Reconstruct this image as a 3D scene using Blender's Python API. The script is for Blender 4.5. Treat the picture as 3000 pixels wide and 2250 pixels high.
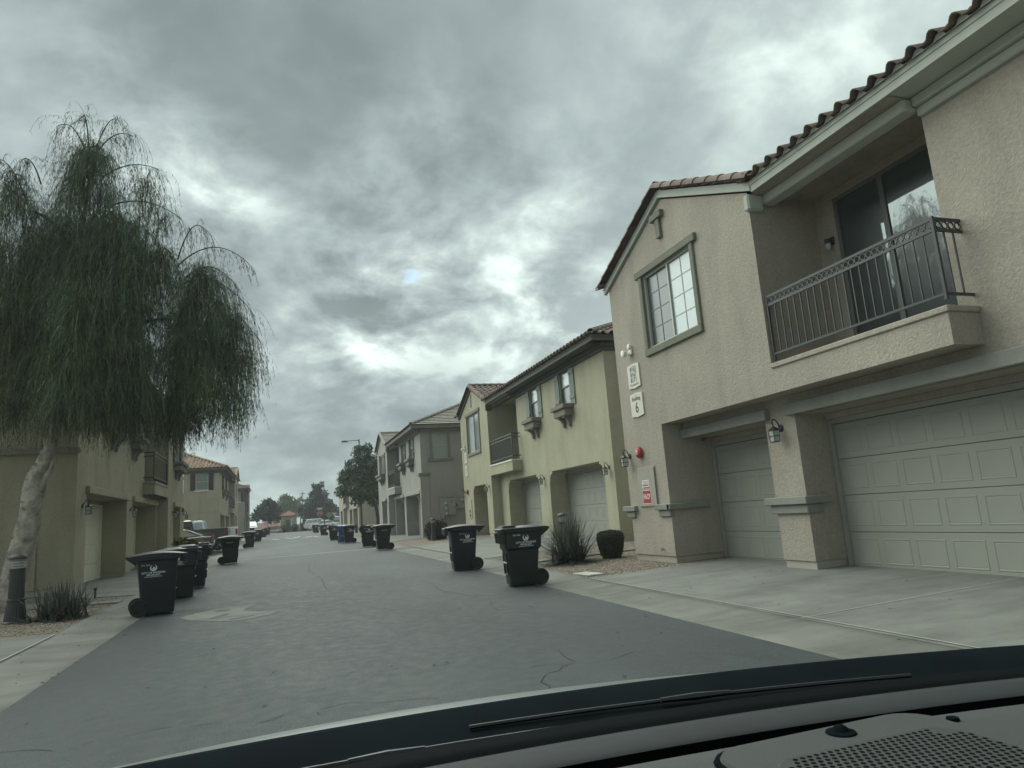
import bpy, math, random
import numpy as np
from mathutils import Vector, Matrix
random.seed(7); RNG = np.random.default_rng(7)
for o in list(bpy.data.objects): bpy.data.objects.remove(o)
SC = bpy.context.scene
COL = SC.collection
# ------------------------------------------------------------------ camera, sky, sun, exposure
EYE = Vector((0.0, 0.0, 1.46))
cam = bpy.data.cameras.new('camera'); camo = bpy.data.objects.new('camera', cam); COL.objects.link(camo)
RT = Vector((0.94790844, -0.31018831, -0.07247625)); UP = Vector((0.01154236, -0.19392838, 0.98094779)); FW = Vector((0.31833374, 0.93068523, 0.18024604))
camo.matrix_world = Matrix(((RT.x, UP.x, -FW.x, EYE.x), (RT.y, UP.y, -FW.y, EYE.y), (RT.z, UP.z, -FW.z, EYE.z), (0, 0, 0, 1)))
cam.sensor_width = 36.0; cam.lens = 36.0 * 2032.24 / 3000.0; cam.clip_start = 0.02; cam.clip_end = 3000
SC.camera = camo
SUN_EL, SUN_AZ = math.radians(46), math.radians(-30)      # azimuth from +Y towards +X
W = bpy.data.worlds.new('World'); SC.world = W; W.use_nodes = True
nt = W.node_tree; nt.nodes.clear()
def N(tree, t, **kw):
    n = tree.nodes.new(t)
    for k, v in kw.items(): setattr(n, k, v)
    return n
def math_n(tree, op, a, b=None, c=None, clamp=False):
    n = tree.nodes.new('ShaderNodeMath'); n.operation = op; n.use_clamp = clamp
    for i, x in enumerate((a, b, c)):
        if x is None: continue
        if isinstance(x, (int, float)): n.inputs[i].default_value = x
        else: tree.links.new(x, n.inputs[i])
    return n.outputs[0]
def ramp(tree, fac, stops, interp='LINEAR'):
    n = tree.nodes.new('ShaderNodeValToRGB'); cr = n.color_ramp; cr.interpolation = interp
    while len(cr.elements) < len(stops): cr.elements.new(0.5)
    for e, (p, c) in zip(cr.elements, stops):
        e.position = p; e.color = (c if len(c) == 4 else (*c, 1)) if isinstance(c, tuple) else (c, c, c, 1)
    tree.links.new(fac, n.inputs[0]); return n.outputs[0]
def pix_dir(px, py):
    return (RT * ((px - 1500) / 2032.24) - UP * ((py - 1125) / 2032.24) + FW).normalized()
def build_sky():
    L = nt.links.new
    tc = N(nt, 'ShaderNodeTexCoord'); sep = N(nt, 'ShaderNodeSeparateXYZ'); L(tc.outputs['Generated'], sep.inputs[0])
    zz = math_n(nt, 'ADD', math_n(nt, 'MAXIMUM', sep.outputs[2], 0.0), 0.42)
    cmb = N(nt, 'ShaderNodeCombineXYZ')
    L(math_n(nt, 'DIVIDE', sep.outputs[0], zz), cmb.inputs[0]); L(math_n(nt, 'DIVIDE', sep.outputs[1], zz), cmb.inputs[1])
    def noise(scale, detail, rough, dist, off):
        mp = N(nt, 'ShaderNodeMapping'); mp.inputs['Location'].default_value = off; L(cmb.outputs[0], mp.inputs[0])
        n = N(nt, 'ShaderNodeTexNoise'); n.inputs['Scale'].default_value = scale; n.inputs['Detail'].default_value = detail
        n.inputs['Roughness'].default_value = rough; n.inputs['Distortion'].default_value = dist; L(mp.outputs[0], n.inputs['Vector']); return n.outputs[0]
    big = noise(1.25, 3, 0.5, 0.25, (3.1, 1.7, 0)); mid = noise(2.9, 10, 0.55, 0.35, (0.4, 5.2, 0)); fine = noise(8.0, 8, 0.6, 0.2, (2.4, 8.2, 0))
    v = math_n(nt, 'ADD', math_n(nt, 'MULTIPLY_ADD', big, 0.48, .105), math_n(nt, 'MULTIPLY', mid, 0.30))
    v = math_n(nt, 'ADD', v, math_n(nt, 'MULTIPLY', fine, 0.09))          # about 0.55 mean
    def blob(px, py, k, amp, src):
        d = pix_dir(px, py); vm = N(nt, 'ShaderNodeVectorMath', operation='DOT_PRODUCT'); L(tc.outputs['Generated'], vm.inputs[0]); vm.inputs[1].default_value = d
        e = math_n(nt, 'EXPONENT', math_n(nt, 'MULTIPLY', math_n(nt, 'SUBTRACT', vm.outputs['Value'], 1.0), k))
        return math_n(nt, 'ADD', src, math_n(nt, 'MULTIPLY', e, amp))
    V0 = v; v = math_n(nt, 'ADD', 0.0, 0.0); dk = math_n(nt, 'ADD', 0.0, 0.0)
    # thin places in the deck where the light comes through, and heavy places
    for px, py, k, amp in ((1080, 880, 160, .20), (1500, 900, 120, .17), (1750, 1030, 160, .13), (1150, 480, 90, .06), (1300, 560, 60, .05), (560, 560, 300, .16), (700, 570, 600, .10), (330, 280, 130, .10), (2250, 90, 60, .08), (2450, 250, 60, .03),
                           (1680, 560, 200, .08), (1040, 1050, 500, .10), (780, 1400, 18, .06), (1000, 1340, 60, .05), (900, 150, 30, -.10), (100, 60, 40, -.09), (1250, 1180, 40, -.08), (760, 1200, 60, -.06), (1700, 250, 80, -.06), (450, 700, 120, -.05)):
        if amp > 0: v = blob(px, py, k, amp, v)
        else: dk = blob(px, py, k, amp, dk)
    mf = math_n(nt, 'ADD', math_n(nt, 'MULTIPLY', mid, .55), math_n(nt, 'MULTIPLY', fine, .45))
    rag = math_n(nt, 'ADD', .12, math_n(nt, 'MULTIPLY', math_n(nt, 'MULTIPLY_ADD', mf, 6.0, -2.55, clamp=True), 1.15))
    v = math_n(nt, 'ADD', math_n(nt, 'ADD', V0, dk), math_n(nt, 'MULTIPLY', v, rag))
    col = ramp(nt, v, ((0.38, (.225, .250, .258)), (0.48, (.315, .350, .360)), (0.57, (.425, .468, .475)), (0.66, (.58, .63, .62)), (0.78, (.90, .95, .91)), (0.92, (1.05, 1.08, 1.02))))
    # pale layer towards the horizon
    hz = math_n(nt, 'POWER', math_n(nt, 'SUBTRACT', 1.0, math_n(nt, 'MINIMUM', math_n(nt, 'MAXIMUM', sep.outputs[2], 0.0), 1.0)), 9.0)
    mx = N(nt, 'ShaderNodeMix', data_type='RGBA'); L(math_n(nt, 'MULTIPLY', hz, 0.45), mx.inputs[0]); L(col, mx.inputs[6]); mx.inputs[7].default_value = (.47, .54, .53, 1)
    sky = N(nt, 'ShaderNodeTexSky', sky_type='NISHITA'); sky.sun_disc = False; sky.sun_elevation = SUN_EL; sky.sun_rotation = SUN_AZ
    bl = N(nt, 'ShaderNodeMix', data_type='RGBA', blend_type='MULTIPLY'); bl.inputs[0].default_value = 1; L(sky.outputs[0], bl.inputs[6]); bl.inputs[7].default_value = (.17, .17, .17, 1)
    # small blue holes
    hole = math_n(nt, 'ADD', math_n(nt, 'MULTIPLY', fine, 1.1), 0.0)
    h = hole
    for px, py in ((1375, 842), (1205, 800)):
        h = blob(px, py, 3600, .27, h)
    hf = ramp(nt, h, ((0.82, 0.0), (0.95, 0.5)))
    mh = N(nt, 'ShaderNodeMix', data_type='RGBA'); L(hf, mh.inputs[0]); L(mx.outputs[2], mh.inputs[6]); L(bl.outputs[2], mh.inputs[7])
    bg = N(nt, 'ShaderNodeBackground'); L(mh.outputs[2], bg.inputs[0]); bg.inputs[1].default_value = 0.385
    out = N(nt, 'ShaderNodeOutputWorld'); L(bg.outputs[0], out.inputs[0])
build_sky()
sl = bpy.data.lights.new('sun', 'SUN'); so = bpy.data.objects.new('sun', sl); COL.objects.link(so)
sl.energy = 1.5; sl.angle = math.radians(80); sl.color = (1.0, .97, .90)
sdir = Vector((math.sin(SUN_AZ) * math.cos(SUN_EL), math.cos(SUN_AZ) * math.cos(SUN_EL), math.sin(SUN_EL)))
so.rotation_euler = sdir.to_track_quat('Z', 'Y').to_euler(); so.location = (0, 0, 40)
vs = SC.view_settings; vs.view_transform = 'Standard'; vs.look = 'None'; vs.gamma = 1.0; vs.use_curve_mapping = False; vs.exposure = 1.68
SC.cycles.use_denoising = True; SC.cycles.max_bounces = 6; SC.cycles.transparent_max_bounces = 24; SC.cycles.diffuse_bounces = 3

# ------------------------------------------------------------------ materials
MATS = {}
def mat(name, col, rough=0.8, var=0.12, scale=3.0, bump=0.0, bscale=40.0, bdist=0.01, metallic=0.0, spec=0.4, col2=None, detail=5, worm=False, emit=None, fine=0.0, coord='Object', streak=None):
    if name in MATS: return MATS[name]
    m = bpy.data.materials.new(name); m.use_nodes = True; t = m.node_tree; L = t.links.new
    b = t.nodes['Principled BSDF']; b.inputs['Roughness'].default_value = rough; b.inputs['Metallic'].default_value = metallic; b.inputs['Specular IOR Level'].default_value = spec
    tc = N(t, 'ShaderNodeTexCoord')
    n = N(t, 'ShaderNodeTexNoise'); n.inputs['Scale'].default_value = scale; n.inputs['Detail'].default_value = detail; n.inputs['Roughness'].default_value = .6; L(tc.outputs[coord], n.inputs['Vector'])
    c2 = col2 or tuple(max(0, c * (1 - var * 1.6)) for c in col); c1 = tuple(c * (1 + var) for c in col)
    cr = ramp(t, n.outputs[0], ((0.3, c2), (0.7, c1)))
    if fine > 0:
        f = N(t, 'ShaderNodeTexNoise'); f.inputs['Scale'].default_value = bscale * 1.5; f.inputs['Detail'].default_value = 2; L(tc.outputs[coord], f.inputs['Vector'])
        mx = N(t, 'ShaderNodeMix', data_type='RGBA', blend_type='MULTIPLY'); mx.inputs[0].default_value = 1; L(cr, mx.inputs[6])
        L(ramp(t, f.outputs[0], ((0.3, 1 - fine), (0.7, 1 + fine * .4))), mx.inputs[7]); cr = mx.outputs[2]
    if streak:
        mp = N(t, 'ShaderNodeMapping'); mp.inputs['Scale'].default_value = streak[:3]; L(tc.outputs[coord], mp.inputs[0]); f = N(t, 'ShaderNodeTexNoise'); f.inputs['Scale'].default_value = 1.0; f.inputs['Detail'].default_value = 6; f.inputs['Roughness'].default_value = .65; f.inputs['Distortion'].default_value = .4; L(mp.outputs[0], f.inputs['Vector'])
        mx = N(t, 'ShaderNodeMix', data_type='RGBA', blend_type='MULTIPLY'); mx.inputs[0].default_value = 1; L(cr, mx.inputs[6]); L(ramp(t, f.outputs[0], ((.32, 1 - streak[3]), (.55, 1.0), (.75, 1 + streak[3] * .35))), mx.inputs[7]); cr = mx.outputs[2]
    L(cr, b.inputs['Base Color'])
    if bump > 0:
        f = N(t, 'ShaderNodeTexNoise'); f.inputs['Scale'].default_value = bscale; f.inputs['Detail'].default_value = 4 if not worm else 2; f.inputs['Distortion'].default_value = 1.6 if worm else 0.0; L(tc.outputs[coord], f.inputs['Vector'])
        bp = N(t, 'ShaderNodeBump'); bp.inputs['Strength'].default_value = bump; bp.inputs['Distance'].default_value = bdist; L(f.outputs[0], bp.inputs['Height']); L(bp.outputs[0], b.inputs['Normal'])
    if emit: b.inputs['Emission Color'].default_value = (*emit, 1); b.inputs['Emission Strength'].default_value = 1
    MATS[name] = m; return m
def stucco(name, col): return mat(name, col, rough=.92, var=.07, scale=.7, bump=.75, bscale=15, bdist=.016, spec=.2, worm=True, fine=.13, streak=(1.6, 1.6, .28, .13))
M_ST6 = stucco('stucco_tan', (.395, .355, .298)); M_ST7 = stucco('stucco_olive', (.425, .410, .300)); M_ST8 = stucco('stucco_grey', (.375, .366, .335))
M_STL1 = stucco('stucco_khaki', (.37, .335, .245)); M_STL2 = stucco('stucco_beige', (.44, .392, .305)); M_ST9 = stucco('stucco_cream', (.40, .365, .29)); M_STL3 = stucco('stucco_stone', (.335, .325, .285))
M_PL = mat('plinth_render', (.40, .372, .315), .9, .10, 1.2, .15, 30, spec=.2)
M_TR6 = mat('trim_pale_green', (.46, .485, .43), .8, .05, 2, .35, 14, .006, spec=.25); M_BAND = mat('band_grey_green', (.255, .262, .232), .88, .08, 2, .5, 28, .01, spec=.2)
M_FR6 = mat('window_surround_green', (.185, .195, .155), .9, .08, 3, .5, 30, .01, spec=.2)
M_FA7 = mat('fascia_dark_green', (.085, .090, .075), .75, .08, 2, .2, 14); M_SH7 = mat('shutter_green_grey', (.20, .228, .195), .7, .08, 4, .15, 30)
M_SF = mat('shelf_taupe', (.225, .205, .175), .9, .08, 3, .4, 30, .01, spec=.2)
M_FA8 = mat('fascia_taupe', (.22, .205, .175), .8, .06, 2, .2, 14); M_FAL = mat('fascia_brown', (.125, .105, .09), .8, .06, 2); M_SHM = mat('shutter_maroon', (.062, .038, .040), .7, .06, 5)
M_SHD = mat('shutter_dark', (.05, .052, .048), .7, .06, 5)
M_DOOR = mat('garage_door_paint', (.30, .305, .265), .55, .04, .8, .12, 60, .003, spec=.35); M_DOORL = mat('garage_door_cream', (.72, .70, .56), .55, .04, .8, .12, 60, .003, spec=.35)
M_TILE = [mat('roof_tile_brown', (.155, .115, .098), .85, .2, 6, .2, 40), mat('roof_tile_mauve', (.165, .128, .118), .85, .2, 6, .2, 40), mat('roof_tile_tan', (.205, .158, .125), .85, .2, 6, .2, 40)]
M_TILEB = [mat('roof_tile_sand', (.40, .30, .205), .85, .15, 6, .2, 40), mat('roof_tile_buff', (.345, .255, .18), .85, .15, 6, .2, 40), mat('roof_tile_rose', (.30, .205, .155), .85, .15, 6, .2, 40)]
M_TILEF = [mat('flat_tile_grey', (.285, .262, .225), .88, .12, 5, .2, 40)]
M_TILER = [mat('red_tile', (.27, .14, .105), .88, .15, 2, .2, 40)]
M_UNDER = mat('roof_underlay', (.05, .045, .04), .95, .1)
M_BLK = mat('black_metal', (.028, .031, .031), .5, .1, 8, spec=.5); M_RAIL = mat('railing_paint', (.040, .047, .048), .5, .08, 8, spec=.5)
M_GLS = mat('lantern_glass', (.42, .46, .43), .15, .05, 5, spec=.5)
M_WHT = mat('white_paint', (.70, .71, .66), .5, .03, 5); M_INK = mat('sign_ink', (.09, .085, .08), .7, .05, 5); M_MAR = mat('sign_maroon', (.13, .045, .038), .6, .05, 5); M_RED = mat('sign_red', (.36, .025, .03), .5, .05, 5)
M_SIGN = mat('sign_cream', (.62, .61, .53), .6, .03, 6)
M_ASPH = None
def glass(name, col, rough=.04, spec=.9):
    if name in MATS: return MATS[name]
    m = bpy.data.materials.new(name); m.use_nodes = True; b = m.node_tree.nodes['Principled BSDF']
    t = m.node_tree; tc = N(t, 'ShaderNodeTexCoord'); n = N(t, 'ShaderNodeTexNoise'); n.inputs['Scale'].default_value = 1.3; t.links.new(tc.outputs['Object'], n.inputs['Vector'])
    t.links.new(ramp(t, n.outputs[0], ((.35, tuple(c * .75 for c in col)), (.7, col))), b.inputs['Base Color'])
    bp = N(t, 'ShaderNodeBump'); bp.inputs['Strength'].default_value = .05; bp.inputs['Distance'].default_value = .02; t.links.new(n.outputs[0], bp.inputs['Height']); t.links.new(bp.outputs[0], b.inputs['Normal'])
    b.inputs['Roughness'].default_value = rough; b.inputs['Specular IOR Level'].default_value = spec; b.inputs['IOR'].default_value = 1.6
    MATS[name] = m; return m
def mirror_glass(name, tint, base, k):
    """coated window glass: a mirror layer of share k over a dull inside"""
    if name in MATS: return MATS[name]
    m = bpy.data.materials.new(name); m.use_nodes = True; t = m.node_tree; b = t.nodes['Principled BSDF']; out = t.nodes['Material Output']
    b.inputs['Base Color'].default_value = (*base, 1); b.inputs['Roughness'].default_value = .3
    g = N(t, 'ShaderNodeBsdfGlossy'); g.inputs['Color'].default_value = (*tint, 1); g.inputs['Roughness'].default_value = .02
    tc = N(t, 'ShaderNodeTexCoord'); n = N(t, 'ShaderNodeTexNoise'); n.inputs['Scale'].default_value = 1.1; t.links.new(tc.outputs['Object'], n.inputs['Vector'])
    bp = N(t, 'ShaderNodeBump'); bp.inputs['Strength'].default_value = .12; bp.inputs['Distance'].default_value = .02; t.links.new(n.outputs[0], bp.inputs['Height']); t.links.new(bp.outputs[0], g.inputs['Normal'])
    mx = N(t, 'ShaderNodeMixShader'); mx.inputs[0].default_value = k; t.links.new(b.outputs[0], mx.inputs[1]); t.links.new(g.outputs[0], mx.inputs[2]); t.links.new(mx.outputs[0], out.inputs[0])
    MATS[name] = m; return m
G_SKY = mirror_glass('pane_bright', (.9, .97, 1.0), (.33, .40, .41), .05); G_DRK = mirror_glass('pane_screen', (.85, .92, 1), (.050, .064, .070), .02); G_DOOR = mirror_glass('sliding_glass', (.80, .92, .95), (.035, .050, .053), .13)
G_BLIND = mirror_glass('pane_blinds', (.9, .97, 1), (.20, .25, .23), .12)
M_VINYL = mat('window_vinyl', (.42, .43, .38), .5, .03, 5); M_VINYLD = mat('window_vinyl_dark', (.13, .14, .13), .5, .03, 5)

# ------------------------------------------------------------------ mesh builder
class MB:
    def __init__(s): s.v = []; s.f = []; s.m = []; s.cur = 0
    def add(s, vs, fs):
        k = len(s.v); s.v += [tuple(p) for p in vs]; s.f += [tuple(i + k for i in f) for f in fs]; s.m += [s.cur] * len(fs); return s
    def box(s, x0, x1, y0, y1, z0, z1):
        x0, x1 = min(x0, x1), max(x0, x1); y0, y1 = min(y0, y1), max(y0, y1); z0, z1 = min(z0, z1), max(z0, z1)
        return s.add([(x0, y0, z0), (x1, y0, z0), (x1, y1, z0), (x0, y1, z0), (x0, y0, z1), (x1, y0, z1), (x1, y1, z1), (x0, y1, z1)],
                     [(0, 3, 2, 1), (4, 5, 6, 7), (0, 1, 5, 4), (1, 2, 6, 5), (2, 3, 7, 6), (3, 0, 4, 7)])
    def bbox(s, x0, x1, y0, y1, z0, z1, b=.01):
        """box with chamfered edges"""
        x0, x1 = min(x0, x1), max(x0, x1); y0, y1 = min(y0, y1), max(y0, y1); z0, z1 = min(z0, z1), max(z0, z1)
        b = min(b, (x1 - x0) / 3, (y1 - y0) / 3, (z1 - z0) / 3)
        R = lambda i, z: [(x0 + i + b, y0 + i, z), (x1 - i - b, y0 + i, z), (x1 - i, y0 + i + b, z), (x1 - i, y1 - i - b, z), (x1 - i - b, y1 - i, z), (x0 + i + b, y1 - i, z), (x0 + i, y1 - i - b, z), (x0 + i, y0 + i + b, z)]
        rings = [R(b, z0), R(0, z0 + b), R(0, z1 - b), R(b, z1)]
        return s.loft(rings, True, True)
    def quad(s, a, b, c, d): return s.add([a, b, c, d], [(0, 1, 2, 3)])
    def poly(s, pts): return s.add(pts, [tuple(range(len(pts)))])
    def loft(s, rings, cap0=True, cap1=True, closed=True):
        n = len(rings[0]); vs = [p for r in rings for p in r]; fs = []
        for k in range(len(rings) - 1):
            for i in range(n if closed else n - 1):
                j = (i + 1) % n; fs.append((k * n + i, k * n + j, (k + 1) * n + j, (k + 1) * n + i))
        if cap0: fs.append(tuple(range(n - 1, -1, -1)))
        if cap1: fs.append(tuple((len(rings) - 1) * n + i for i in range(n)))
        return s.add(vs, fs)
    def prism(s, prof, axis, a, b):
        """profile of 2-D points swept along an axis from a to b; the other two coordinates in x,y,z order"""
        def P(p, t):
            q = list(p); q.insert(axis, t); return tuple(q)
        ar = sum(prof[i][0] * prof[(i + 1) % len(prof)][1] - prof[(i + 1) % len(prof)][0] * prof[i][1] for i in range(len(prof)))
        if (ar < 0) != (axis == 1): prof = prof[::-1]
        return s.loft([[P(p, a) for p in prof], [P(p, b) for p in prof]]) if a < b else s.loft([[P(p, b) for p in prof], [P(p, a) for p in prof]])
    def tube(s, pts, r, n=8, cap=True):
        pts = [Vector(p) for p in pts]; rr = r if isinstance(r, (list, tuple)) else [r] * len(pts); rings = []
        up = None
        for i, p in enumerate(pts):
            d = (pts[min(i + 1, len(pts) - 1)] - pts[max(i - 1, 0)]).normalized()
            if up is None: up = Vector((0, 0, 1)) if abs(d.z) < .9 else Vector((1, 0, 0))
            a = d.cross(up).normalized(); b = a.cross(d).normalized(); up = b
            rings.append([tuple(p + (a * math.cos(2 * math.pi * k / n) + b * math.sin(2 * math.pi * k / n)) * rr[i]) for k in range(n)])
        return s.loft(rings, cap, cap)
    def lathe(s, prof, n=16, c=(0, 0, 0), axis=2, cap=True):
        """prof: (radius, height) pairs"""
        rings = []
        for r, h in prof:
            ring = []
            for k in range(n):
                a = 2 * math.pi * k / n; p = [r * math.cos(a), r * math.sin(a), h]
                if axis == 0: p = [h, r * math.cos(a), r * math.sin(a)]
                if axis == 1: p = [r * math.sin(a), h, r * math.cos(a)]
                ring.append((p[0] + c[0], p[1] + c[1], p[2] + c[2]))
            rings.append(ring)
        return s.loft(rings, cap, cap)
    def mesh(s, name, mats, sx=1, smooth=False):
        me = bpy.data.meshes.new(name); v = s.v if sx > 0 else [(-p[0], p[1], p[2]) for p in s.v]; f = s.f if sx > 0 else [q[::-1] for q in s.f]
        me.from_pydata(v, [], f)
        for m in (mats if isinstance(mats, (list, tuple)) else [mats]): me.materials.append(m)
        if any(s.m): me.polygons.foreach_set('material_index', s.m)
        if smooth: me.shade_smooth() if smooth is True else (me.shade_smooth(), me.set_sharp_from_angle(angle=math.radians(smooth)))
        me.update(); return me
    def build(s, name, mats, parent=None, sx=1, smooth=False, loc=None):
        return link(name, s.mesh(name, mats, sx, smooth), parent, loc)
def link(name, me, parent=None, loc=None, mx=None):
    o = bpy.data.objects.new(name, me); COL.objects.link(o)
    if parent is not None: o.parent = parent
    if mx is not None: o.matrix_local = mx
    elif loc is not None: o.location = loc
    return o
def thing(name, label, cat, loc=(0, 0, 0), rz=0, group=None):
    o = bpy.data.objects.new(name, None); o.empty_display_size = .2; COL.objects.link(o); o.location = loc; o.rotation_euler = (0, 0, rz); tag(o, label, cat, group); return o
def tag(o, label=None, cat=None, group=None, kind=None):
    if label: o['label'] = label
    if cat: o['category'] = cat
    if group: o['group'] = group
    if kind: o['kind'] = kind
    return o
def copy_tree(o, parent=None):
    c = o.copy(); COL.objects.link(c)
    if parent is not None: c.parent = parent
    for ch in list(o.children): copy_tree(ch, c)
    return c
def np_mesh(name, verts, faces_flat, nper, mats, smooth=False, midx=None):
    me = bpy.data.meshes.new(name); nv = len(verts); nf = len(faces_flat) // nper
    me.vertices.add(nv); me.vertices.foreach_set('co', np.asarray(verts, np.float32).ravel())
    me.loops.add(nf * nper); me.loops.foreach_set('vertex_index', np.asarray(faces_flat, np.int32))
    me.polygons.add(nf); me.polygons.foreach_set('loop_start', np.arange(0, nf * nper, nper, dtype=np.int32))
    for m in (mats if isinstance(mats, (list, tuple)) else [mats]): me.materials.append(m)
    if midx is not None: me.polygons.foreach_set('material_index', np.asarray(midx, np.int32))
    me.update(calc_edges=True); return me
_TX = {}
def text_mesh(txt, size, m, bold=0.0, align='CENTER', xs=1.0):
    k = (txt, size, m.name, bold, align, xs)
    if k in _TX: return _TX[k]
    cu = bpy.data.curves.new('lettering', 'FONT'); cu.body = txt; cu.size = size; cu.align_x = align; cu.align_y = 'CENTER'; cu.offset = bold; cu.space_line = 1.0; cu.resolution_u = 3
    o = bpy.data.objects.new('lettering', cu); COL.objects.link(o); dg = bpy.context.evaluated_depsgraph_get(); me = bpy.data.meshes.new_from_object(o.evaluated_get(dg)); COL.objects.unlink(o); bpy.data.objects.remove(o); bpy.data.curves.remove(cu)
    me.materials.clear(); me.materials.append(m); me.name = 'lettering'
    if xs != 1.0: me.transform(Matrix.Diagonal((xs, 1, 1, 1)))
    _TX[k] = me; return me
def text_mx(x, y, z, xa, ya):
    xa = Vector(xa); ya = Vector(ya); za = xa.cross(ya); return Matrix(((xa.x, ya.x, za.x, x), (xa.y, ya.y, za.y, y), (xa.z, ya.z, za.z, z), (0, 0, 0, 1)))

# ------------------------------------------------------------------ ground
def gz(x, y):
    z = .0055 * min(max(y, -30), 100) + (.012 * min(max(y - 100, 0), 45))
    e = (x - 5.5) if x > 0 else (-3.3 - x)
    return z + (min(e, 5) * .03 if e > 0 else 0)
def sheet(name, m, x0f, x1f, ys, dz, nx=4, kind='structure'):
    """strip of ground between two edges given as functions of y"""
    mb = MB(); vs = []; fs = []
    for y in ys:
        a, b = x0f(y), x1f(y)
        for i in range(nx + 1):
            x = a + (b - a) * i / nx; vs.append((x, y, gz(x, y) + dz))
    for j in range(len(ys) - 1):
        for i in range(nx):
            k = j * (nx + 1) + i; fs.append((k, k + 1, k + nx + 2, k + nx + 1))
    mb.add(vs, fs); o = mb.build(name, m); o['kind'] = kind; return o
def asphalt():
    m = bpy.data.materials.new('asphalt'); m.use_nodes = True; t = m.node_tree; L = t.links.new; b = t.nodes['Principled BSDF']; b.inputs['Specular IOR Level'].default_value = .24
    tc = N(t, 'ShaderNodeTexCoord'); mp = N(t, 'ShaderNodeMapping'); mp.inputs['Scale'].default_value = (1.0, .35, 1); L(tc.outputs['Object'], mp.inputs[0])
    def nz(s, d, src, dist=0):
        n = N(t, 'ShaderNodeTexNoise'); n.inputs['Scale'].default_value = s; n.inputs['Detail'].default_value = d; n.inputs['Distortion'].default_value = dist; L(src, n.inputs['Vector']); return n.outputs[0]
    big = nz(.45, 6, mp.outputs[0], .4); grit = nz(85, 3, tc.outputs['Object']); mid = nz(7, 5, tc.outputs['Object'])
    c = ramp(t, big, ((.3, (.040, .047, .049)), (.52, (.052, .060, .062)), (.72, (.070, .078, .079))))
    mx = N(t, 'ShaderNodeMix', data_type='RGBA', blend_type='MULTIPLY'); mx.inputs[0].default_value = 1; L(c, mx.inputs[6]); L(ramp(t, grit, ((.3, .60), (.68, 1.34))), mx.inputs[7])
    mx2 = N(t, 'ShaderNodeMix', data_type='RGBA', blend_type='MULTIPLY'); mx2.inputs[0].default_value = 1; L(mx.outputs[2], mx2.inputs[6]); L(ramp(t, mid, ((.3, .86), (.7, 1.1))), mx2.inputs[7])
    # hairline cracks
    vo = N(t, 'ShaderNodeTexVoronoi', feature='DISTANCE_TO_EDGE'); vo.inputs['Scale'].default_value = .22
    ds = N(t, 'ShaderNodeMix', data_type='RGBA'); ds.inputs[0].default_value = .12; L(tc.outputs['Object'], ds.inputs[6]); nn = N(t, 'ShaderNodeTexNoise'); nn.inputs['Scale'].default_value = 1.5; nn.inputs['Detail'].default_value = 6; L(tc.outputs['Object'], nn.inputs['Vector'])
    vm = N(t, 'ShaderNodeVectorMath', operation='MULTIPLY_ADD'); L(nn.outputs['Color'], vm.inputs[0]); vm.inputs[1].default_value = (1.6, 1.6, 0); L(tc.outputs['Object'], vm.inputs[2]); L(vm.outputs[0], vo.inputs['Vector'])
    ck = ramp(t, vo.outputs['Distance'], ((0.0, .62), (.0022, 1.0)))
    mx3 = N(t, 'ShaderNodeMix', data_type='RGBA', blend_type='MULTIPLY'); L(ramp(t, mid, ((.45, 0.0), (.6, 1.0))), mx3.inputs[0]); L(mx2.outputs[2], mx3.inputs[6]); L(ck, mx3.inputs[7])
    L(mx3.outputs[2], b.inputs['Base Color']); L(ramp(t, mid, ((.3, .60), (.7, .78))), b.inputs['Roughness'])
    bp = N(t, 'ShaderNodeBump'); bp.inputs['Strength'].default_value = .45; bp.inputs['Distance'].default_value = .006; L(grit, bp.inputs['Height']); L(bp.outputs[0], b.inputs['Normal']); return m
M_ASPH = asphalt()
def concrete(name, col, st=(.35, 1.5, 1, .30)):
    m = mat(name, col, rough=.82, var=.10, scale=1.6, bump=.25, bscale=60, bdist=.004, spec=.25, detail=8, fine=.14, streak=st); return m
M_CONC = concrete('concrete', (.195, .202, .185)); M_CURB = concrete('curb_concrete', (.178, .18, .16)); M_APRON = concrete('apron_concrete', (.185, .19, .172))
M_PATCH = concrete('worn_asphalt_patch', (.185, .19, .17)); M_PALE = concrete('pale_slab', (.47, .475, .43))
M_SOIL = mat('gravel_ground', (.235, .205, .165), .95, .25, 9, .6, 60, .02, fine=.5, spec=.15)
M_EARTH = mat('earth', (.20, .18, .145), .95, .2, .6, .3, 20)
M_JOINT = mat('joint_filler', (.36, .36, .32), .9, .1, 6); M_JDARK = mat('joint_gap', (.075, .075, .065), .95, .1)
M_PAINT = mat('road_paint', (.55, .55, .50), .7, .2, 12, col2=(.30, .31, .28)); M_YEL = mat('worn_yellow_paint', (.43, .38, .22), .75, .15, 10, col2=(.30, .29, .22))
YS = [-30, -10, 0, 6, 10, 14, 20, 30, 45, 60, 80, 100, 115, 145, 170]
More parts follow.
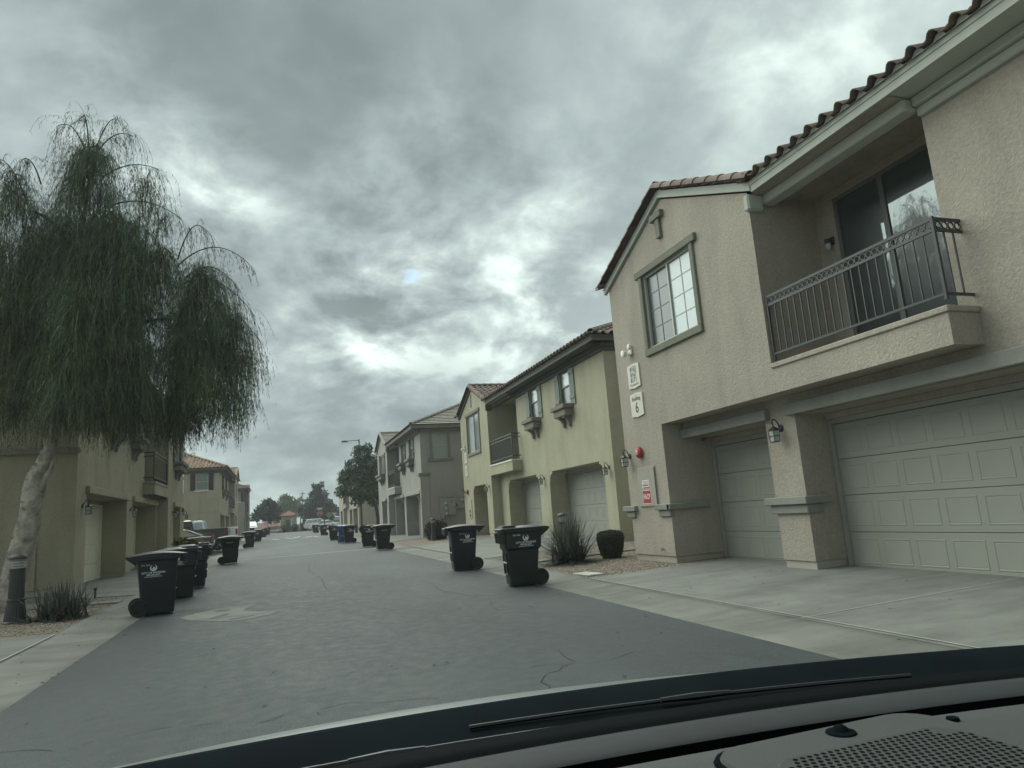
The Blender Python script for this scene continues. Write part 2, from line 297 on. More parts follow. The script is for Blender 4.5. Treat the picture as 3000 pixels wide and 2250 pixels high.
def build_ground():
    xs = [-240, -60, -8.3, -3.3, 0, 2, 5.5, 10.5, 60, 260]; ys = [-80, -30, 0, 30, 60, 100, 145, 250, 330]
    mb = MB(); vs = [(x, y, gz(x, y) - .03) for y in ys for x in xs]; n = len(xs)
    mb.add(vs, [(j * n + i, j * n + i + 1, (j + 1) * n + i + 1, (j + 1) * n + i) for j in range(len(ys) - 1) for i in range(n - 1)])
    mb.build('ground', M_EARTH)['kind'] = 'structure'
    RL = lambda y: -2.36 - .001 * min(max(y, 0), 60); RR = lambda y: 4.42 + .015 * min(max(y, 0), 20)
    sheet('road', M_ASPH, RL, RR, YS, 0.0, 6)
    # wider asphalt of the cross street and of the parking bay
    sheet('cross_street', M_ASPH, lambda y: -60, lambda y: RL(y) - .002, [112.0, 118.0, 124.0, 126.5], .002, 4); sheet('cross_street', M_ASPH, lambda y: RR(y) + .002, lambda y: 60, [112.0, 118.0, 128.0], .002, 4)
    # rolled curbs: a shallow dish beside the asphalt, rising to the back
    def curb(s, e, y0, y1, rise):
        mb = MB(); ys = [y for y in np.arange(y0, y1 + .01, .5)]; prof = [(0, -.01), (.02, .004), (.28, -.004), (.5, .012), (.74, .045), (.9, .06), (.94, -.03)]
        rows = [[(e(y) + s * a, y, gz(e(y), y) + (h * rise(y) + .013 if a in (.74, .9) else h)) for a, h in prof] for y in ys]; k = len(prof); vs = [p for r in rows for p in r]
        mb.add(vs, [((j * k + i), (j * k + i + 1), ((j + 1) * k + i + 1), ((j + 1) * k + i))[::s] for j in range(len(rows) - 1) for i in range(k - 1)])
        o = mb.build('curb', M_CURB, smooth=True); o['kind'] = 'structure'; return o
    def rise_of(y, spans):
        r = 1.0
        for a, b in spans:                                            # dropped in front of each driveway, ramped over a metre
            d = max(a - y, y - b, 0); r = min(r, .35 + .65 * min(d / 1.0, 1))
        return r
    SPR = ((-40, 12.2), (20.7, 32.0), (40.9, 51.6), (80, 100)); SPL = ((-40, 12.7), (19.8, 35), (40.5, 57), (64, 80))
    curb(1, RR, -28, 111, lambda y: rise_of(y, SPR)); curb(-1, RL, -28, 111, lambda y: rise_of(y, SPL))
    XB = lambda y: RR(y) + .925; XL = lambda y: RL(y) - .925
    st = lambda a, b: list(np.linspace(a, b, max(2, int((b - a) / 3) + 1)))
    sheet('driveway', M_CONC, XB, lambda y: 9.3, st(-14, 12.62), .030, 4); sheet('driveway', M_CONC, XB, lambda y: 11.4, st(20.4, 32.6), .034, 4); sheet('driveway', M_CONC, XB, lambda y: 9.4, st(40.5, 52.2), .040, 4)
    sheet('driveway', M_APRON, lambda y: -9, XL, st(-14, 13.05), .030, 4); sheet('driveway', M_CONC, lambda y: -7, XL, st(19.45, 35.2), .034, 4); sheet('parking_bay', M_ASPH, lambda y: -14, XL, st(40.2, 57), .02, 4)
    sheet('driveway', M_CONC, XB, lambda y: 9.6, st(80, 100), .03, 3); sheet('driveway', M_CONC, lambda y: -7, XL, st(64, 80), .03, 3)
    for nm, a, b, e0, e1 in (('gravel_bed', 12.62, 20.4, XB, lambda y: 11.5), ('gravel_bed', 32.6, 40.5, XB, lambda y: 11.5), ('gravel_bed', 52.2, 80, XB, lambda y: 14), ('gravel_bed', 13.05, 19.45, lambda y: -12, XL), ('gravel_bed', 35.2, 40.2, lambda y: -9, XL), ('gravel_bed', 57, 64, lambda y: -9, XL)):
        sheet(nm, M_SOIL, e0, e1, st(a, b), .022, 5)
    # thin concrete mow strips and walks in the gravel
    mb = MB()
    for x0, x1, y0, y1, sk in ((5.55, 9.4, 17.0, 17.42, -.04), (-9.0, -3.35, 17.25, 17.75, .05)):
        mb.loft([[(x0, y0, gz(x0, y0) + z), (x1, y0 + sk * (x1 - x0), gz(x1, y0) + z), (x1, y1 + sk * (x1 - x0), gz(x1, y1) + z), (x0, y1, gz(x0, y1) + z)] for z in (-.02, .06)])
    mb.build('path', M_CONC)['kind'] = 'structure'
    # joints in the concrete
    mb = MB()
    def strip(x0, y0, x1, y1, w, dz):
        d = Vector((x1 - x0, y1 - y0)).normalized() * w / 2; k = max(1, int(Vector((x1 - x0, y1 - y0)).length / 1.5))
        pts = [(x0 + (x1 - x0) * i / k, y0 + (y1 - y0) * i / k) for i in range(k + 1)]; vs = []
        for x, y in pts: vs += [(x - d.y, y + d.x, gz(x, y) + dz), (x + d.y, y - d.x, gz(x, y) + dz)]
        mb.add(vs, [(2 * i, 2 * i + 1, 2 * i + 3, 2 * i + 2) for i in range(k)])
    for y0, y1 in ((-10, 12.6), (20.6, 32.3)): strip(XB(y0) + .03, y0, XB(y1) + .03, y1, .022, .040)
    strip(XL(-8) - .03, -8, XL(12.9) - .03, 12.9, .026, .040)
    for y in (6.65, .5): strip(5.45, y, 9.1, y - .02, .014, .0375)
    strip(-3.35, 9.7, -8, 9.9, .014, .0375); strip(5.6, 26.4, 10.6, 26.4, .02, .042); strip(7.6, 20.6, 7.7, 32.2, .02, .042)
    mb.build('joint', M_JOINT)['kind'] = 'structure'
    mb = MB()
    for y in (2.5, 9.4, 11.0): strip(4.55, y, 5.35, y + .05, .012, .045)
    strip(-2.45, 11.6, -3.2, 11.55, .012, .045); strip(-2.45, 7.4, -3.2, 7.36, .012, .05)
    mb.build('joint', M_JDARK)['kind'] = 'structure'
    # worn pale patch in the asphalt, with islands of seal left in it
    def flat(pts, m, dz, name):
        b = MB(); b.poly([(x, y, gz(x, y) + dz) for x, y in pts]); o = b.build(name, m); o['kind'] = 'structure'; return o
    pts = [(-1.66, 13.60), (-1.45, 13.12), (-1.2, 12.80), (-.95, 12.55), (-.72, 12.42), (-.45, 12.48), (-.22, 12.66), (-.08, 12.90), (-.12, 13.02), (-.28, 13.18), (-.45, 13.42), (-.62, 13.60), (-.66, 13.80), (-.60, 14.12), (-.50, 14.40), (-.52, 14.58), (-.70, 14.70), (-.95, 14.62), (-1.2, 14.45), (-1.45, 14.10), (-1.62, 13.80)]
    # ragged rim
    rag = []
    for i, (x, y) in enumerate(pts):
        x2, y2 = pts[(i + 1) % len(pts)]
        for k in range(4):
            t = k / 4; rag.append((x + (x2 - x) * t + random.uniform(-.018, .018), y + (y2 - y) * t + random.uniform(-.03, .03)))
    flat(rag, M_PATCH, .004, 'asphalt_patch')
    for c, w, h, a in (((-.62, 12.72), .22, .07, .5), ((-1.0, 13.25), .07, .30, -.4), ((-1.02, 14.1), .13, .17, -.3)):
        flat([(c[0] + w * math.cos(t) * math.cos(a) - h * math.sin(t) * math.sin(a), c[1] + w * math.cos(t) * math.sin(a) + h * math.sin(t) * math.cos(a)) for t in [i * math.pi / 8 + random.uniform(-.1, .1) for i in range(16)]], M_ASPH, .008, 'seal_island')
    mb = MB()
    for pts, w in (([(-2.2, 6.3), (-1.4, 6.1), (-.9, 6.25), (-.2, 6.0), (.5, 6.12), (1.3, 5.8)], .007), ([(1.6, 4.9), (2.0, 5.3), (2.1, 5.9), (2.6, 6.4), (2.7, 7.3)], .008), ([(.3, 4.1), (.9, 4.3), (1.5, 4.05), (2.2, 4.2), (3.0, 3.9)], .006), ([(3.4, 9), (3.0, 10.2), (3.25, 11.6), (2.9, 13.5), (3.05, 16)], .008), ([(-1.9, 9.0), (-1.0, 9.3), (.2, 9.1), (1.2, 9.5)], .006), ([(.9, 16), (1.0, 19), (.8, 23), (1.05, 28)], .012), ([(-2.2, 23), (-.5, 23.6), (1.6, 23.1), (4.4, 23.7)], .012), ([(2.2, 6.4), (2.8, 6.25), (3.6, 6.5)], .006)):
        fine = []
        for (x0, y0), (x1, y1) in zip(pts, pts[1:]):
            n = 6
            for k in range(n): t = k / n; fine.append((x0 + (x1 - x0) * t + random.uniform(-.03, .03), y0 + (y1 - y0) * t + random.uniform(-.05, .05)))
        for a, b in zip(fine, fine[1:]):
            if random.random() < .82: strip(*a, *b, w * random.uniform(.5, 1.2), .0045)
    o = mb.build('road_crack', mat('crack_dark', (.022, .024, .025), .95, .1)); o['kind'] = 'structure'
    # painted lines: band across the road, dashes of the hump
    mb = MB(); strip(-2.30, 34.30, 4.55, 34.72, .24, .006); mb.build('road_marking', M_YEL)['kind'] = 'structure'
    mb = MB()
    for x0, y0, x1, y1 in ((-.95, 78.8, -.15, 72.5), (.35, 80.0, 1.1, 74.0), (1.1, 74.0, 2.0, 82.0), (2.3, 73, 3.15, 78.2), (3.2, 75.5, 3.5, 71.5), (-2.1, 90.5, -1.7, 88), (-2.2, 93, 1.9, 96.5)): strip(x0, y0, x1, y1, .22, .006)
    mb.build('road_marking', M_PAINT)['kind'] = 'structure'
    # raised kerb and verge of the far side of the cross street
    mb = MB(); mb.bbox(-40, 3.9, 127.0, 127.35, gz(0, 127) - .05, gz(0, 127) + .15, .03); mb.bbox(7.5, 60, 129.0, 129.35, gz(0, 129) - .05, gz(0, 129) + .15, .03); mb.build('kerb', M_CURB)['kind'] = 'structure'
    sheet('sidewalk', M_CONC, lambda y: -40, lambda y: 3.9, [127.4, 129.5], .12, 4); sheet('gravel_bed', M_SOIL, lambda y: -40, lambda y: 60, [129.6, 150], .02, 4)
    # loose stones
    def pebbles(n, region, seed):
        r = np.random.default_rng(seed); base = np.array([(1, 0, 0), (-1, 0, 0), (0, 1, 0), (0, -1, 0), (0, 0, 1), (0, 0, -1)], float); F = np.array([(0, 2, 4), (2, 1, 4), (1, 3, 4), (3, 0, 4), (2, 0, 5), (1, 2, 5), (3, 1, 5), (0, 3, 5)])
        P = []
        while len(P) < n:
            x, y = region(r)
            if x is not None: P.append((x, y, gz(x, y) + .022 + r.uniform(-.004, .008)))
        P = np.array(P); s = r.uniform(.008, .019, (n, 1, 1)) * r.uniform(.6, 1.3, (n, 1, 3)); s[:, :, 2] *= .7; a = r.uniform(0, 6.28, n)
        V = (base[None] + r.normal(0, .18, (n, 6, 3))) * s; ca, sa = np.cos(a)[:, None], np.sin(a)[:, None]; X = V[:, :, 0] * ca - V[:, :, 1] * sa; Y = V[:, :, 0] * sa + V[:, :, 1] * ca
        V = np.stack([X, Y, V[:, :, 2]], 2) + P[:, None]; idx = (F[None] + (np.arange(n) * 6)[:, None, None]).ravel(); return V.reshape(-1, 3), idx, np.repeat(r.integers(0, 4, n), 8)
    MG = [mat('stone_buff', (.31, .255, .19), .9, .2, 20), mat('stone_grey', (.255, .235, .205), .9, .2, 20), mat('stone_rust', (.215, .145, .10), .9, .2, 20), mat('stone_pale', (.42, .385, .32), .9, .15, 20)]
    def regR(r):
        x, y = r.uniform(5.4, 9.3), 12.66 + 7.6 * r.random() ** 1.3
        if 16.98 - .04 * (x - 5.55) < y < 17.46 - .04 * (x - 5.55) or (x > 7.72 and y < 14.7): return None, None
        return x, y
    def regL(r):
        x, y = r.uniform(-7.5, -3.3), 13.1 + 6.2 * r.random() ** 1.2
        return (None, None) if 17.2 < y - .05 * (x + 9) < 17.8 else (x, y)
    for n, reg, sd in ((11000, regR, 3), (8000, regL, 4)):
        v, i, m = pebbles(n, reg, sd); o = link('gravel', np_mesh('gravel', v, i, 3, MG, midx=m)); o['kind'] = 'stuff'
    # dry leaves and grit blown on the curb and the concrete
    mb = MB()
    for _ in range(120):
        if random.random() < .35: x, y = random.uniform(-3.1, -2.2), random.uniform(8, 16)
        elif random.random() < .4: x, y = random.uniform(-2, 4), random.uniform(3.2, 14)
        else: x, y = random.uniform(4.3, 8.6), random.uniform(4, 12.4)
        a = random.uniform(0, 6.3); l = random.uniform(.012, .03); z = gz(x, y) + (.075 if (x < -2.4 or x > 4.6) else .006); c, s_ = math.cos(a) * l, math.sin(a) * l
        mb.add([(x - c, y - s_, z), (x + s_ * .4, y - c * .4, z + .006), (x + c, y + s_, z + .003), (x - s_ * .4, y + c * .4, z + .008)], [(0, 1, 2, 3)])
    mb.build('leaf_litter', mat('dry_leaf', (.10, .07, .045), .9, .3, 30))['kind'] = 'stuff'
build_ground()

# ------------------------------------------------------------------ buildings.  local axes: v = depth from the front, u = along the street, z
def wall_u(mb, v, u0, u1, z0, z1, holes=(), depth=.1):
    us = sorted({u0, u1, *[h[0] for h in holes], *[h[1] for h in holes]}); zs = sorted({z0, z1, *[h[2] for h in holes], *[h[3] for h in holes]})
    for a, b in zip(us, us[1:]):
        for c, d in zip(zs, zs[1:]):
            if a < u0 or b > u1 or c < z0 or d > z1: continue
            if any(h[0] <= a and b <= h[1] and h[2] <= c and d <= h[3] for h in holes): continue
            mb.quad((v, b, c), (v, a, c), (v, a, d), (v, b, d))
    for h in holes:
        a, b, c, d = h[:4]; dp = h[4] if len(h) > 4 else depth
        if a > u0: mb.quad((v, a, c), (v + dp, a, c), (v + dp, a, d), (v, a, d))
        if b < u1: mb.quad((v + dp, b, c), (v, b, c), (v, b, d), (v + dp, b, d))
        if d < z1: mb.quad((v, a, d), (v + dp, a, d), (v + dp, b, d), (v, b, d))
        if c > z0: mb.quad((v, b, c), (v + dp, b, c), (v + dp, a, c), (v, a, c))
def wall_v(mb, u, v0, v1, z0, z1, n=-1, holes=(), depth=.1):
    vs_ = sorted({v0, v1, *[h[0] for h in holes], *[h[1] for h in holes]}); zs = sorted({z0, z1, *[h[2] for h in holes], *[h[3] for h in holes]}); q = lambda *p: mb.quad(*(p if n < 0 else p[::-1]))
    for a, b in zip(vs_, vs_[1:]):
        for c, d in zip(zs, zs[1:]):
            if any(h[0] <= a and b <= h[1] and h[2] <= c and d <= h[3] for h in holes): continue
            q((a, u, c), (b, u, c), (b, u, d), (a, u, d))
    for a, b, c, d in [h[:4] for h in holes]:
        w = u - n * depth
        q((a, u, c), (a, u, d), (a, w, d), (a, w, c)); q((b, u, d), (b, u, c), (b, w, c), (b, w, d)); q((a, u, d), (b, u, d), (b, w, d), (a, w, d)); q((b, u, c), (a, u, c), (a, w, c), (b, w, c))

class House:
    def __init__(s, name, label, sx, X, Y0, zb, group=None):
        s.sx = sx; s.X = X; s.Y0 = Y0; s.zb = zb; s.o = thing(name, label, 'building', (X, Y0, zb), group=group); s.parts = {}
    def part(s, name, mb, m, parent=None, smooth=False): return mb.build(name, m, parent or s.o, s.sx, smooth)
    def place(s, name, me, parent, x, y, z, cx=(1, 0, 0), cy=(0, 1, 0)):
        """shared mesh at a local (v,u,z) point with the mesh's x and y axes along the given local directions"""
        f = lambda p: Vector((s.sx * p[0], p[1], p[2])); a = f(cx); b = f(cy); c = a.cross(b); p = f((x, y, z))
        o = bpy.data.objects.new(name, me); COL.objects.link(o); o.parent = parent
        o.matrix_local = Matrix(((a.x, b.x, c.x, p.x), (a.y, b.y, c.y, p.y), (a.z, b.z, c.z, p.z), (0, 0, 0, 1))); return o
    def world(s, v, u, z): return (s.X + s.sx * v, s.Y0 + u, s.zb + z)

_panel = {}
def panel_mesh(w, h, m):
    k = (round(w, 3), round(h, 3), m.name)
    if k not in _panel:
        mb = MB(); e = .035; d = .012; a, b = w / 2, h / 2       # normal towards -x: y across, z up
        R = lambda i, x: [(x, -a + i, -b + i), (x, -a + i, b - i), (x, a - i, b - i), (x, a - i, -b + i)]
        mb.loft([R(0, 0), R(.006, -.006), R(.018, -.006), R(.030, .001), R(.036, -.002)], False, True); _panel[k] = mb.mesh('panel', m)
    return _panel[k]
def garage_door(H, v, u0, u1, z0, z1, cols, m=None, detail=True):
    m = m or M_DOOR; mb = MB(); n = 4; h = (z1 - z0) / n
    for i in range(n):
        a, b = z0 + i * h + .0022, z0 + (i + 1) * h - .0022
        mb.prism([(v, a), (v + .05, a), (v + .05, b), (v, b), (v - .012, b - .006), (v - .012, a + .006)], 1, u0, u1)
    d = H.part('garage_door', mb, m)
    fr = MB(); fr.box(v - .06, v + .06, u0 - .09, u0 - .003, z0, z1 + .09); fr.box(v - .06, v + .06, u1 + .003, u1 + .09, z0, z1 + .09); fr.box(v - .06, v + .06, u0 - .003, u1 + .003, z1 + .004, z1 + .09); H.part('frame', fr, M_DOOR if m is M_DOOR else m, d)
    sl = MB(); sl.box(v - .02, v + .03, u0, u1, z0 - .02, z0 + .003); H.part('bottom_seal', sl, M_BLK, d)
    if detail:
        w = (u1 - u0) / cols; me = panel_mesh(w - .10, h - .20, m)
        for i in range(n):
            for j in range(cols): H.place('panel', me, d, v - .012, u0 + (j + .5) * w, z0 + (i + .5) * h)
    return d
def window(H, v, u0, u1, z0, z1, kind='hung', g1=None, g2=None, fm=None, grid=(0, 0), axis='u', nrm=-1, label=None):
    """a window in a hole; axis u: in a front wall at depth v; axis v: in an end wall (u0,u1 are then depths and v the u of the wall)"""
    g1 = g1 or G_SKY; g2 = g2 or G_DRK; fm = fm or M_VINYL
    def B(mb, a, b, c, d, p, q):                                   # across a..b, height c..d, from p to q behind the wall face
        if axis == 'u': mb.box(v + p, v + q, a, b, c, d)
        else: mb.box(a, b, min(v - nrm * p, v - nrm * q), max(v - nrm * p, v - nrm * q), c, d)
    f = MB(); t = .05
    B(f, u0, u0 + t, z0, z1, .03, .1); B(f, u1 - t, u1, z0, z1, .03, .1); B(f, u0 + t, u1 - t, z1 - t, z1, .03, .1); B(f, u0 + t, u1 - t, z0, z0 + t, .03, .1)
    um, zm = (u0 + u1) / 2, (z0 + z1) / 2
    if kind == 'slide': B(f, um - .025, um + .025, z0 + t, z1 - t, .035, .097)
    else: B(f, u0 + t, u1 - t, zm - .025, zm + .025, .035, .097)
    w = H.part('window', f, fm)
    halves = ((u0 + t, um - .025, z0 + t, z1 - t), (um + .025, u1 - t, z0 + t, z1 - t)) if kind == 'slide' else ((u0 + t, u1 - t, zm + .025, z1 - t), (u0 + t, u1 - t, z0 + t, zm - .025))
    for i, (a, b, c, d) in enumerate(halves):
        p = MB(); B(p, a, b, c, d, .07 + .012 * i, .078 + .012 * i); H.part('pane', p, (g1, g2)[i], w)
        nx, nz = grid
        if nx or nz:
            mm = MB()
            for k in range(1, nx): B(mm, a + (b - a) * k / nx - .009, a + (b - a) * k / nx + .009, c, d, .062 + .012 * i, .069 + .012 * i)
            for k in range(1, nz): B(mm, a, b, c + (d - c) * k / nz - .009, c + (d - c) * k / nz + .009, .0625 + .012 * i, .0685 + .012 * i)
            H.part('muntin', mm, fm if i == 0 else M_VINYLD, w)
    return w
def surround(H, v, u0, u1, z0, z1, m, w=.13, p=.05, lint=.12, sill=False):
    mb = MB(); mb.bbox(v - p, v + .02, u0 - w, u0, z0, z1, .012); mb.bbox(v - p, v + .02, u1, u1 + w, z0, z1, .012); mb.bbox(v - p - .012, v + .02, u0 - w - (.1 if sill else 0), u1 + w + (.1 if sill else 0), z0 - .15, z0 - .001, .012); mb.bbox(v - p - .02, v + .02, u0 - w - lint, u1 + w + lint, z1 + .001, z1 + .16, .012)
    return H.part('window_surround', mb, m)
def shutter(H, v, u0, u1, z0, z1, m):
    mb = MB(); n = 3; w = (u1 - u0) / n
    for i in range(n): mb.box(v - .045, v - .005, u0 + i * w + .008, u0 + (i + 1) * w - .008, z0, z1)
    mb.box(v - .008, v - .002, u0, u1, z0 + .01, z1 - .01)
    for z in (z0 + .2, z1 - .38): mb.bbox(v - .07, v - .045, u0 + .005, u1 - .005, z, z + .13, .008)
    return H.part('shutter', mb, m)
def shelf(H, v, u0, u1, z, m):
    """moulded shelf under a window on two scroll brackets; z is its top"""
    mb = MB(); mb.bbox(v - .42, v, u0 - .08, u1 + .08, z - .16, z, .02); mb.bbox(v - .33, v, u0 + .02, u1 - .02, z - .42, z - .161, .02); s = H.part('window_shelf', mb, m)
    for c in (u0 + (u1 - u0) * .28, u0 + (u1 - u0) * .72):
        b = MB(); pr = [(v, z - .421), (v - .29, z - .421), (v - .29, z - .48)] + [(v - .29 + .19 * math.sin(t) - .0, z - .48 - .25 * (1 - math.cos(t))) for t in [i * math.pi / 2 / 6 for i in range(1, 7)]] + [(v - .10, z - .80), (v, z - .80)]
        b.prism(pr, 1, c - .07, c + .07); H.part('bracket', b, m, s)
    return s
def railing(H, v, u0, u1, z0, z1, vend, rings=True, nb=20, m=None, mid=False, open_end=True):
    """balcony railing along the front from u0 to u1 with a return along the near side back to depth vend"""
    m = m or M_RAIL; mb = MB(); t = .035
    mb.box(v - t / 2, v + t / 2, u0 - t / 2, u0 + .02, z0, z1 + .01); mb.box(v - t / 2, v + t / 2, u1 - .05, u1 - .012, z0 - .03, z1)
    zr = z1 - .15
    for z in (z1 - .04, zr - .035, z0 + .06): mb.box(v - t / 2 + .003, v + t / 2 - .003, u0 + .02, u1 - .05, z, z + (.04 if z > z0 + .2 else .035))
    for z in (z1 - .04, zr - .035, z0 + .06): mb.box(v + t / 2 + .001, vend, u0 - t / 2 + .003, u0 + t / 2 - .003, z, z + (.04 if z > z0 + .2 else .035))
    r = H.part('railing', mb, m); bb = MB(); bb.box(-.009, .009, -.009, .009, 0, (zr - .036) - (z0 + .096)); bm = bb.mesh('baluster', m); L = u1 - u0 - .07
    for i in range(1, nb): H.place('baluster', bm, r, v, u0 + .02 + L * i / nb, z0 + .096)
    n2 = max(2, int((vend - v) / (L / nb) + .5))
    for i in range(1, n2): H.place('baluster', bm, r, v + (vend - v) * i / n2, u0, z0 + .096)
    if rings:
        R = .046; rb = MB(); rg = []
        for k in range(12):
            a = 2 * math.pi * k / 12; rg.append([(sx_ * .008, (R + q * .007) * math.cos(a), (R + q * .007) * math.sin(a)) for sx_, q in ((-1, -1), (-1, 1), (1, 1), (1, -1))])
        rb.loft(rg + [rg[0]], False, False); rm = rb.mesh('ring', m); k = int(L / .103)
        for i in range(k): H.place('ring', rm, r, v, u0 + .02 + L * (i + .5) / k, zr + .056)
        k2 = max(1, int((vend - v) / .103))
        for i in range(k2): H.place('ring', rm, r, v + .03 + (vend - v - .03) * (i + .5) / k2, u0, zr + .056, cx=(0, -1, 0), cy=(1, 0, 0))
    return r
_tm = {}
def s_tile(mats_i, m, flat=False):
    k = (m.name, flat)
    if k in _tm: return _tm[k]
    mb = MB(); w, l, th = .305, .43, .016                             # y across (towards +u), x down the slope is -x: local x = up the slope
    pr = [(0, .0), (.015, .035), (.045, .072), (.085, .088), (.125, .072), (.155, .035), (.175, .006), (.24, -.004), (w, .004)] if not flat else [(0, .022), (.012, .026), (w - .012, .026), (w, .022)]
    top = []; n = len(pr)
    vs = []
    for x, lift in ((0, .045), (l, .0)):
        for y, z in pr: vs.append((x, y, z + lift))
        for y, z in pr: vs.append((x, y, z + lift - th))
    fs = []
    for i in range(n - 1):
        fs.append((i, i + 1, 2 * n + i + 1, 2 * n + i)); fs.append((i, n + i, n + i + 1, i + 1))       # top, front lip
        fs.append((n + i, 3 * n + i, 3 * n + i + 1, n + i + 1))
    fs.append((0, 2 * n, 3 * n, n)); fs.append((n - 1, 2 * n - 1, 4 * n - 1, 3 * n - 1))
    mb.add(vs, fs); _tm[k] = (mb.mesh('roof_tile', m, smooth=40), vs, fs); return _tm[k]
def tile_field(H, roof, O, eu, es, width, slope_len, inside, mats, flat=False, single=0, order='eave'):
    """rows of tiles on a slope. O: eave corner (v,u,z); eu: unit along the eave; es: unit up the slope. Some tiles are objects of their own, the rest one joined part"""
    O, eu, es = Vector(O), Vector(eu), Vector(es); W_ = .305; EX = .36; rows = int(slope_len / EX) + 1; cols = int(width / W_) + 1; cells = []
    for r in range(rows):
        for c in range(cols):
            if inside((c + .5) * W_, r * EX + .15): cells.append((r, c))
    if order != 'eave': cells.sort(key=order)
    f = lambda p: Vector((H.sx * p[0], p[1], p[2]))
    vsj, fsj, mi = [], [], []; nrm = es.cross(eu); nrm = nrm if nrm.z > 0 else -nrm
    for k, (r, c) in enumerate(cells):
        j = random.randrange(len(mats)); P = O + eu * (c * W_) + es * (r * EX - .07) + nrm * (.015 + random.uniform(0, .006))
        me, vs, fs = s_tile(j, mats[j], flat)
        if k < single:
            a, b = f(es), f(eu); cz = f(nrm); p = f(P)
            o = bpy.data.objects.new('roof_tile', me); COL.objects.link(o); o.parent = roof
            o.matrix_local = Matrix(((a.x, b.x, cz.x, p.x), (a.y, b.y, cz.y, p.y), (a.z, b.z, cz.z, p.z), (0, 0, 0, 1)))
        else:
            kk = len(vsj)
            for q in vs: vsj.append(P + es * q[0] + eu * q[1] + nrm * q[2])
            fsj += [tuple(i + kk for i in t) for t in fs]; mi += [j] * len(fs)
    if vsj:
        mb = MB(); mb.v = [tuple(p) for p in vsj]; mb.f = fsj; mb.m = mi; o = H.part('roof_tiles', mb, mats, roof, smooth=40); o['kind'] = 'stuff'
    return len(cells)
def cap_tiles(H, roof, A, B, mats, r=.11, name='ridge_tile', step=.38, lift=.0):
    """half-round tiles laid along a ridge, hip or rake from A (low) to B"""
    A, B = Vector(A), Vector(B); d = B - A; n = max(1, int(d.length / step)); d.normalize(); up = Vector((0, 0, 1)); sd = d.cross(up).normalized(); nn = sd.cross(d)
    key = ('cap', round(r, 3), mats[0].name)
    if key not in _tm:
        L_ = []
        for m in mats:
            mb = MB(); K = 8; rings = []
            for x, q in ((0, 1.12), (.44, .95)):
                rings.append([(x, r * q * math.cos(math.pi * i / K), r * q * math.sin(math.pi * i / K) - .02) for i in range(K + 1)])
            rin = [[(x, y * .86, z * .86) for x, y, z in rg] for rg in rings]
            mb.loft(rings[::-1], False, False, False); mb.loft(rin, False, False, False)
            mb.add(rings[0] + rin[0], [(i, i + 1, K + 2 + i, K + 1 + i) for i in range(K)]); L_.append(mb.mesh(name, m, smooth=40))
        _tm[key] = L_
    f = lambda p: Vector((H.sx * p[0], p[1], p[2]))
    for i in range(n):
        P = f(A + d * (i * (B - A).length / n) + nn * (lift + .012)); a, c = f(d), f(nn); b = c.cross(a)
        o = bpy.data.objects.new(name, random.choice(_tm[key])); COL.objects.link(o); o.parent = roof
        o.matrix_local = Matrix(((a.x, b.x, c.x, P.x), (a.y, b.y, c.y, P.y), (a.z, b.z, c.z, P.z), (0, 0, 0, 1)))
SL = .43; SN = math.sqrt(1 + SL * SL)
def fascia_run(H, name, v_out, v_in, u0, u1, z, m, h=.17, parent=None, crown=True, vwall=None):
    """board under the eave from u0 to u1, outer face at v_out, with a stepped moulding back to the wall"""
    mb = MB(); mb.box(v_out, v_out + .035, u0, u1, z, z + h); mb.box(v_out - .012, v_out - .001, u0, u1, z + h * .72, z + h + .025)
    if crown:
        mb.quad((v_out + .035, u0, z + .03), (v_in, u0, z + .03), (v_in, u1, z + .03), (v_out + .035, u1, z + .03))
    return H.part(name, mb, m, parent)
